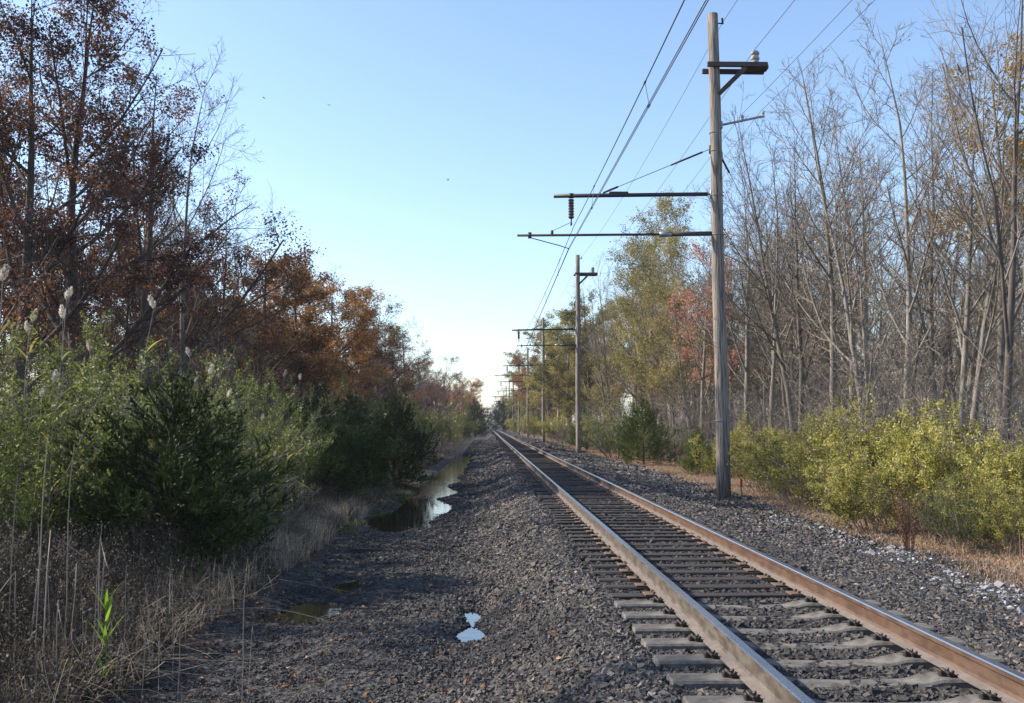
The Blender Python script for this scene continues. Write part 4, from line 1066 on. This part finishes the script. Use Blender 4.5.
q = at(165, 612, 12.2); o = tag(link('fallen_stem', g.mesh('fallen_stem', [M['stalk']], True)), 'thin pale fallen stem arching over the gravel at left', 'stem'); o.location = (q.x, 12.2, float(zf(q.x, 12.2))); o.rotation_euler = (0, 0, -.05)

# ------------------------------------------------------------------ poles and overhead line
SPAN = 46.4; Y1 = 29.4
pole_specs = []   # Y, X, top z
tops = [at(713, 14, Y1).z, at(577, 255, Y1+SPAN).z, at(544.5, 317.6, Y1+2*SPAN).z, at(527.2, 347.5, Y1+3*SPAN).z, at(518.5, 362, Y1+4*SPAN).z]
def insulator(name, parent, a, b, r, n, mat_, sides=12):
    g = Geo(); prof = []
    for k in range(n):
        t0 = k/n; prof += [(t0 + .01/n, r*.78), (t0 + .25/n, r), (t0 + .55/n, r*.97), (t0 + .8/n, r*.78)]
    prof.append((1, r*.45)); lathe(g, a, b, prof, sides); return link(name, g.mesh(name, [mat_]), parent)
def make_pole(i, Y, ztop, lean):
    X = 6.69; zb = float(zf(X, Y)); near = i == 0
    lab = ['nearest weathered wooden line pole, right of the track', 'second wooden line pole up the track, with a braced top arm', 'third wooden line pole up the track', 'fourth wooden line pole up the track', 'fifth wooden line pole up the track', 'sixth wooden line pole up the track', 'seventh wooden line pole up the track'][i] if i < 7 else 'tiny distant line pole near the vanishing point'
    if i == -1: lab = 'line pole behind the camera'
    t = thing('line_pole', lab, 'line pole', (X, Y, zb), 0, 1, 'overhead line poles beside the track')
    Ht = ztop - zb; g = Geo(); K = 14; zz = np.linspace(-.4, Ht, K)
    bx = lean*(zz/Ht); P = np.stack([bx + .012*np.sin(zz*.7 + i), .01*np.cos(zz*.9 + i), zz], 1)
    tubes(g, P, np.interp(zz, [0, Ht], [.205, .155]), 16 if near else 8, 0, .5, caps=True)
    link('pole', g.mesh('pole', [M['polewood']], True), t)
    def px_(z): return lean*((z)/Ht)
    zr = -zb           # world z = local + zb
    zU = 8.12 + zr + (.0 if near else .35); zLo = 6.98 + zr + (.0 if near else .35)
    # upper arm (black pipe) with its hanging insulator
    long_low = (i % 2 == 0)
    xU = 1.92 - X if long_low else 1.85 - X
    g = Geo(); rod(g, (px_(zU) - .27, 0, zU + .04), (xU, 0, zU - .04), .058 if near else .065, 10)
    for f in (.12, .52): 
        xx = xU + f*(-xU); 
    rod(g, (xU + .5, 0, zU - .09), (xU + .5, 0, zU + .03), .085, 10); box(g, (-2.9, 0, zU + .06), (.55, .10, .07), None, 0, .5, .01)
    arm = link('bracket_arm', g.mesh('bracket_arm', [M['black']], True), t)
    g = Geo(); rod(g, (px_(zU) - .29, 0, zU + .04), (px_(zU) - .14, 0, zU + .04), .03, 8); box(g, (px_(zU) - .17, 0, zU + .04), (.05, .16, .26), None, 0, .5, .01)
    for dz in (-.05, .05): rod(g, (px_(zU) - .19, 0, zU + .04 + dz), (px_(zU) + .22, 0, zU + .04 + dz), .014, 6)
    link('arm_socket', g.mesh('arm_socket', [M['galv']], True), t)
    if i < 8:
        insulator('hanging_insulator', t, (xU + .5, 0, zU - .13), (xU + .5, 0, zU - .70), .085, 7, M['brownpor'], 12 if near else 8)
        g = Geo(); rod(g, (xU + .5, 0, zU - .70), (xU + .5, 0, zU - .86), .022, 6); rod(g, (xU + .5, -.10, zU - .86), (xU + .5, .10, zU - .86), .028, 6)
        link('wire_clamp', g.mesh('wire_clamp', [M['clip']], True), t)
    # lower arm: thick dark socket, grey sleeve, thin pipe
    xL = (.87 if long_low else 2.2) - X
    g = Geo(); rod(g, (px_(zLo) - .14, 0, zLo + .03), (px_(zLo) - 1.35, 0, zLo + .01), .068, 10); rod(g, (px_(zLo) - 1.65, 0, zLo), (xL, 0, zLo - .05), .036, 8)
    rod(g, (xL + .36, 0, zLo - .13), (xL + .36, 0, zLo + .04), .05, 8); rod(g, (xL + 1.0, 0, zLo - .02), (xL + 1.0, 0, zLo + .10), .04, 8)
    link('steady_arm', g.mesh('steady_arm', [M['armwood'] if near else M['black']], True), t)
    g = Geo(); rod(g, (px_(zLo) - 1.33, 0, zLo + .01), (px_(zLo) - 1.68, 0, zLo), .078, 10); link('sleeve', g.mesh('sleeve', [M['galv']], True), t)
    cw = contact_x(Y) - X
    g = Geo(); zc = CONT_Z + zr + (0 if near else .33)
    rod(g, (xL + .36, 0, zLo - .11), (cw - .25, 0, zc + .12), .014, 6); rod(g, (cw - .25, 0, zc + .12), (cw + .02, 0, zc + .03), .014, 6)
    link('registration_rod', g.mesh('registration_rod', [M['clip']]), t)
    g = Geo(); rod(g, (xL + 1.0, 0, zLo + .08), (xU + .5, 0, zU - .80), .008, 5)
    if near or i == 1:
        # stay from pole down to the upper arm with its strain insulator
        zs = zU + 1.35; a = np.array((px_(zs) - .2, 0, zs)); b = np.array((-3.35, 0, zU + .06)); m_ = a + (b - a)*.36
        rod(g, a, b, .010, 5); rod(g, a + (b-a)*.06, m_, .028, 8); rod(g, b, b + (a-b)*.14, .03, 8)
        rod(g, (px_(zs) - .16, 0, zs - .12), (px_(zs) - .16, 0, zs + .12), .04, 8)
    link('stay_wire', g.mesh('stay_wire', [M['clip']], True), t)
    if near:
        g = Geo(); z2 = zU + 1.15; rod(g, (.14 + px_(z2), 0, z2), (5.2, .9, .3), .009, 5); rod(g, (.16 + px_(z2), 0, z2 - .1), (.16 + px_(z2), 0, z2 + .12), .04, 8); a = np.array((.14 + px_(z2), 0, z2)); b = np.array((5.2, .9, .3))
        rod(g, a + (b-a)*.01, a + (b-a)*.05, .03, 8); link('guy_wire', g.mesh('guy_wire', [M['clip']], True), t)
        # iron steps and bands
        for zz in (zU, zLo, zU + 1.3, 2.2, 10.5):
            g = Geo(); a_ = np.linspace(0, TAU, 17); rr = float(np.interp(zz, [0, Ht], [.213, .163]))
            P = np.stack([np.cos(a_)*rr + px_(zz), np.sin(a_)*rr, np.full(17, zz)], 1); tubes(g, P, np.full(17, .012), 5); link('band', g.mesh('band', [M['galv']]), t)
    # timber crossarm at the top
    if i in (0, 1, 5, 8):
        zc_ = Ht - (1.63 if near else 1.45); g = Geo()
        x0, x1 = -.24 + px_(zc_), 1.43
        box(g, ((x0+x1)/2, -.21, zc_ + .05), (x1-x0, .11, .14), None, 0, .5, .012); box(g, ((x0-.06+x1)/2, .21, zc_ - .02), (x1-x0+.06, .11, .14), None, 0, .5, .012)
        box(g, (x1 - .33, 0, zc_ + .02), (.75, .31, .13), None, 0, .5, .01)
        c = link('crossarm', g.mesh('crossarm', [M['armwood']]), t)
        g = Geo(); a = Vector((.02, -.19, zc_ - .80)); b = Vector((.80, -.2, zc_ - .03)); dd = b - a; box(g, (a+b)/2, (dd.length, .09, .13), dd.to_track_quat('X', 'Z').to_matrix(), 0, .5, .01)
        link('brace', g.mesh('brace', [M['armwood']]), t)
        insulator('pin_insulator', t, (1.12, 0, zc_ + .09), (1.12, 0, zc_ + .54), .135, 3, M['porcelain'])
    if i % 2 == 0 or i == 3:
        zb2 = Ht - 3.32; g = Geo(); rod(g, (px_(zb2) + .14, 0, zb2), (px_(zb2) + 1.42, 0, zb2 + .28), .034, 6); box(g, (px_(zb2) + .17, 0, zb2), (.07, .14, .22), None, 0, .5, .01)
        link('wire_bracket', g.mesh('wire_bracket', [M['galv']], True), t)
        for f in (.52, 1.0): q_ = px_(zb2) + .14 + 1.26*f; insulator('small_insulator', t, (q_, 0, zb2 + .24*f), (q_, 0, zb2 + .24*f + .19), .05, 2, M['porcelain'], 8)
    g = Geo(); zt = Ht - .28; rod(g, (px_(zt) + .12, 0, zt), (px_(zt) + .30, 0, zt), .02, 6); rod(g, (px_(zt) + .28, -.04, zt - .03), (px_(zt) + .28, .02, zt + .16), .03, 6); link('top_bracket', g.mesh('top_bracket', [M['clip']], True), t)
    return t
CONT_Z = 6.52
def contact_x(Y):
    k = (Y - Y1)/SPAN; i = math.floor(k); f = k - i
    st = lambda j: 2.34 if j % 2 == 0 else 2.78
    return st(i)*(1-f) + st(i+1)*f
NP = 19
pole_Y = [Y1 + i*SPAN for i in range(NP)]
for i in range(NP):
    zt = tops[i] if i < 5 else 14.3 + .3*math.sin(i*2.)
    make_pole(i, pole_Y[i], zt, [-.10, .02, 0, 0, .03][i] if i < 5 else 0)
make_pole(-1, Y1 - SPAN, 13.4, 0)
def wire(name, fx, fz, sag, r, label, y_end=NP, cat='overhead wire', sub=16):
    g = Geo(); P = []
    for i in range(-1, y_end - 1):
        for k in range(sub):
            f = k/sub; P.append((fx(i)*(1-f) + fx(i+1)*f, Y1 + (i+f)*SPAN, fz(i)*(1-f) + fz(i+1)*f - sag*4*f*(1-f)))
    P.append((fx(y_end-1), Y1 + (y_end-1)*SPAN, fz(y_end-1)))
    P = np.array(P); tubes(g, P, np.full(len(P), r), 5)
    o = link(name, g.mesh(name, [M['wire']])); tag(o, label, cat, 'overhead wires along the track'); return o, P
pt = lambda i: (13.4 if i < 0 else tops[i] if i < 5 else 14.3 + .3*math.sin(i*2.))
dzf = lambda i: 0 if i <= 0 else .35
xm = lambda i: 2.50 if i < 0 else 2.50 if i % 2 == 0 else 2.35
mw, MP = wire('messenger_wire', xm, lambda i: 7.22 + dzf(i), .34, .010, 'upper catenary wire hung from the black arm insulators', NP)
wire('contact_wire', lambda i: contact_x(Y1 + i*SPAN) + (.25 if i < 0 else 0), lambda i: CONT_Z + dzf(i)*.94, .0, .008, 'lower contact wire over the middle of the track', NP)
wire('contact_wire', lambda i: contact_x(Y1 + i*SPAN) + (.25 if i < 0 else 0) + .02, lambda i: CONT_Z + .085 + dzf(i)*.94, .0, .008, 'second contact wire clipped just above the lowest one', NP)
g = Geo()
for i in range(-1, 4):
    for f in (.12, .3, .5, .712, .88):
        Y = Y1 + (i+f)*SPAN; zt = float(np.interp(Y, MP[:, 1], MP[:, 2])); xt = float(np.interp(Y, MP[:, 1], MP[:, 0])); zb = CONT_Z + .085 + (.94*(dzf(i)*(1-f) + dzf(i+1)*f)); xb = contact_x(Y) + .02 + (.25*(1-f) if i < 0 else 0)
        rod(g, (xt, Y, zt), (xb, Y, zb), .005, 4); rod(g, (xb, Y-.06, zb - .045), (xb, Y+.06, zb - .045), .02, 6); rod(g, (xt, Y-.06, zt), (xt, Y+.06, zt), .018, 6)
link('dropper', g.mesh('dropper', [M['wire']]), mw)
wire('feeder_wire', lambda i: 6.66 + 1.12, lambda i: pt(i) - (1.09 if i == 0 else .91), .55, .0085, 'thin wire carried on the porcelain insulator of the top crossarm')
wire('ground_wire', lambda i: 6.66 + .2, lambda i: pt(i) - .28, .5, .0075, 'thin wire running from pole top to pole top')
wire('signal_wire', lambda i: 6.66 + .72, lambda i: pt(i) - 3.0, .6, .0065, 'inner of the two thin wires on the small steel bracket')
wire('signal_wire', lambda i: 6.66 + 1.32, lambda i: pt(i) - 2.86, .6, .0065, 'outer of the two thin wires on the small steel bracket')

# ------------------------------------------------------------------ birds
def bird_mesh(seed, flying=True):
    g = Geo(); P = np.array([[0, -.14, 0], [0, -.10, .005], [0, -.02, .01], [0, .06, .01], [0, .11, .025], [0, .145, .03], [0, .18, .022]]); tubes(g, P, np.array([.012, .03, .045, .04, .026, .024, .004]), 8)
    g.add([(-.02, -.12, 0), (.02, -.12, 0), (.045, -.24, -.005), (-.045, -.24, -.005)], [(0, 1, 2, 3)])
    for s in (-1, 1):
        if flying: V = [(s*.03, .06, .02), (s*.16, .09, .07), (s*.33, .0, .05), (s*.15, -.04, .06), (s*.03, -.05, .015)]
        else: V = [(s*.035, .06, .02), (s*.052, .02, .01), (s*.045, -.10, .0), (s*.02, -.16, 0), (s*.02, .02, .045)]
        n = 5; W = V + [(a, b, c - .008) for a, b, c in V]
        g.add(W, [(0, 1, 2, 3), (5, 6, 7, 8)] + [(i, (i+1) % 5, (i+1) % 5 + 5, i+5) for i in range(5)]); g.add(W, [(0, 3, 4), (5, 8, 9)])
    return g.mesh('bird', [M['feather']], True)
BF, BP = bird_mesh(0), bird_mesh(1, False)
for px, py, Y, lab, rz in ((264, 98, 130, 'tiny bird flying over the left oaks, the leftmost', 1.2), (329, 105, 130, 'tiny bird flying in the middle of the left sky', .6), (448, 180, 140, 'tiny bird flying lowest, right over the far trees', 2.0)):
    q = at(px, py, Y); o = tag(link('bird', BF), lab, 'bird', 'birds in flight'); o.location = q; o.rotation_euler = (.1, .2, rz)
q = at(959, 69, 33); o = tag(link('bird', BP), 'dark bird perched high in the bare tree near the right edge', 'bird'); o.location = q; o.rotation_euler = (.9, 0, 1.9)

# ------------------------------------------------------------------ the air
m, nt, o = mat_new('haze air')
pv = N(nt, 'ShaderNodeVolumePrincipled'); pv.inputs['Color'].default_value = (.80, .88, 1.0, 1); pv.inputs['Density'].default_value = .0002; pv.inputs['Anisotropy'].default_value = .2
nt.links.new(pv.outputs[0], o.inputs['Volume'])
g = Geo(); box(g, (0, 1290, 15), (840, 2740, 42)); tag(link('haze', g.mesh('haze', [m])), 'thin blue haze of the far distance', None, None, 'stuff')
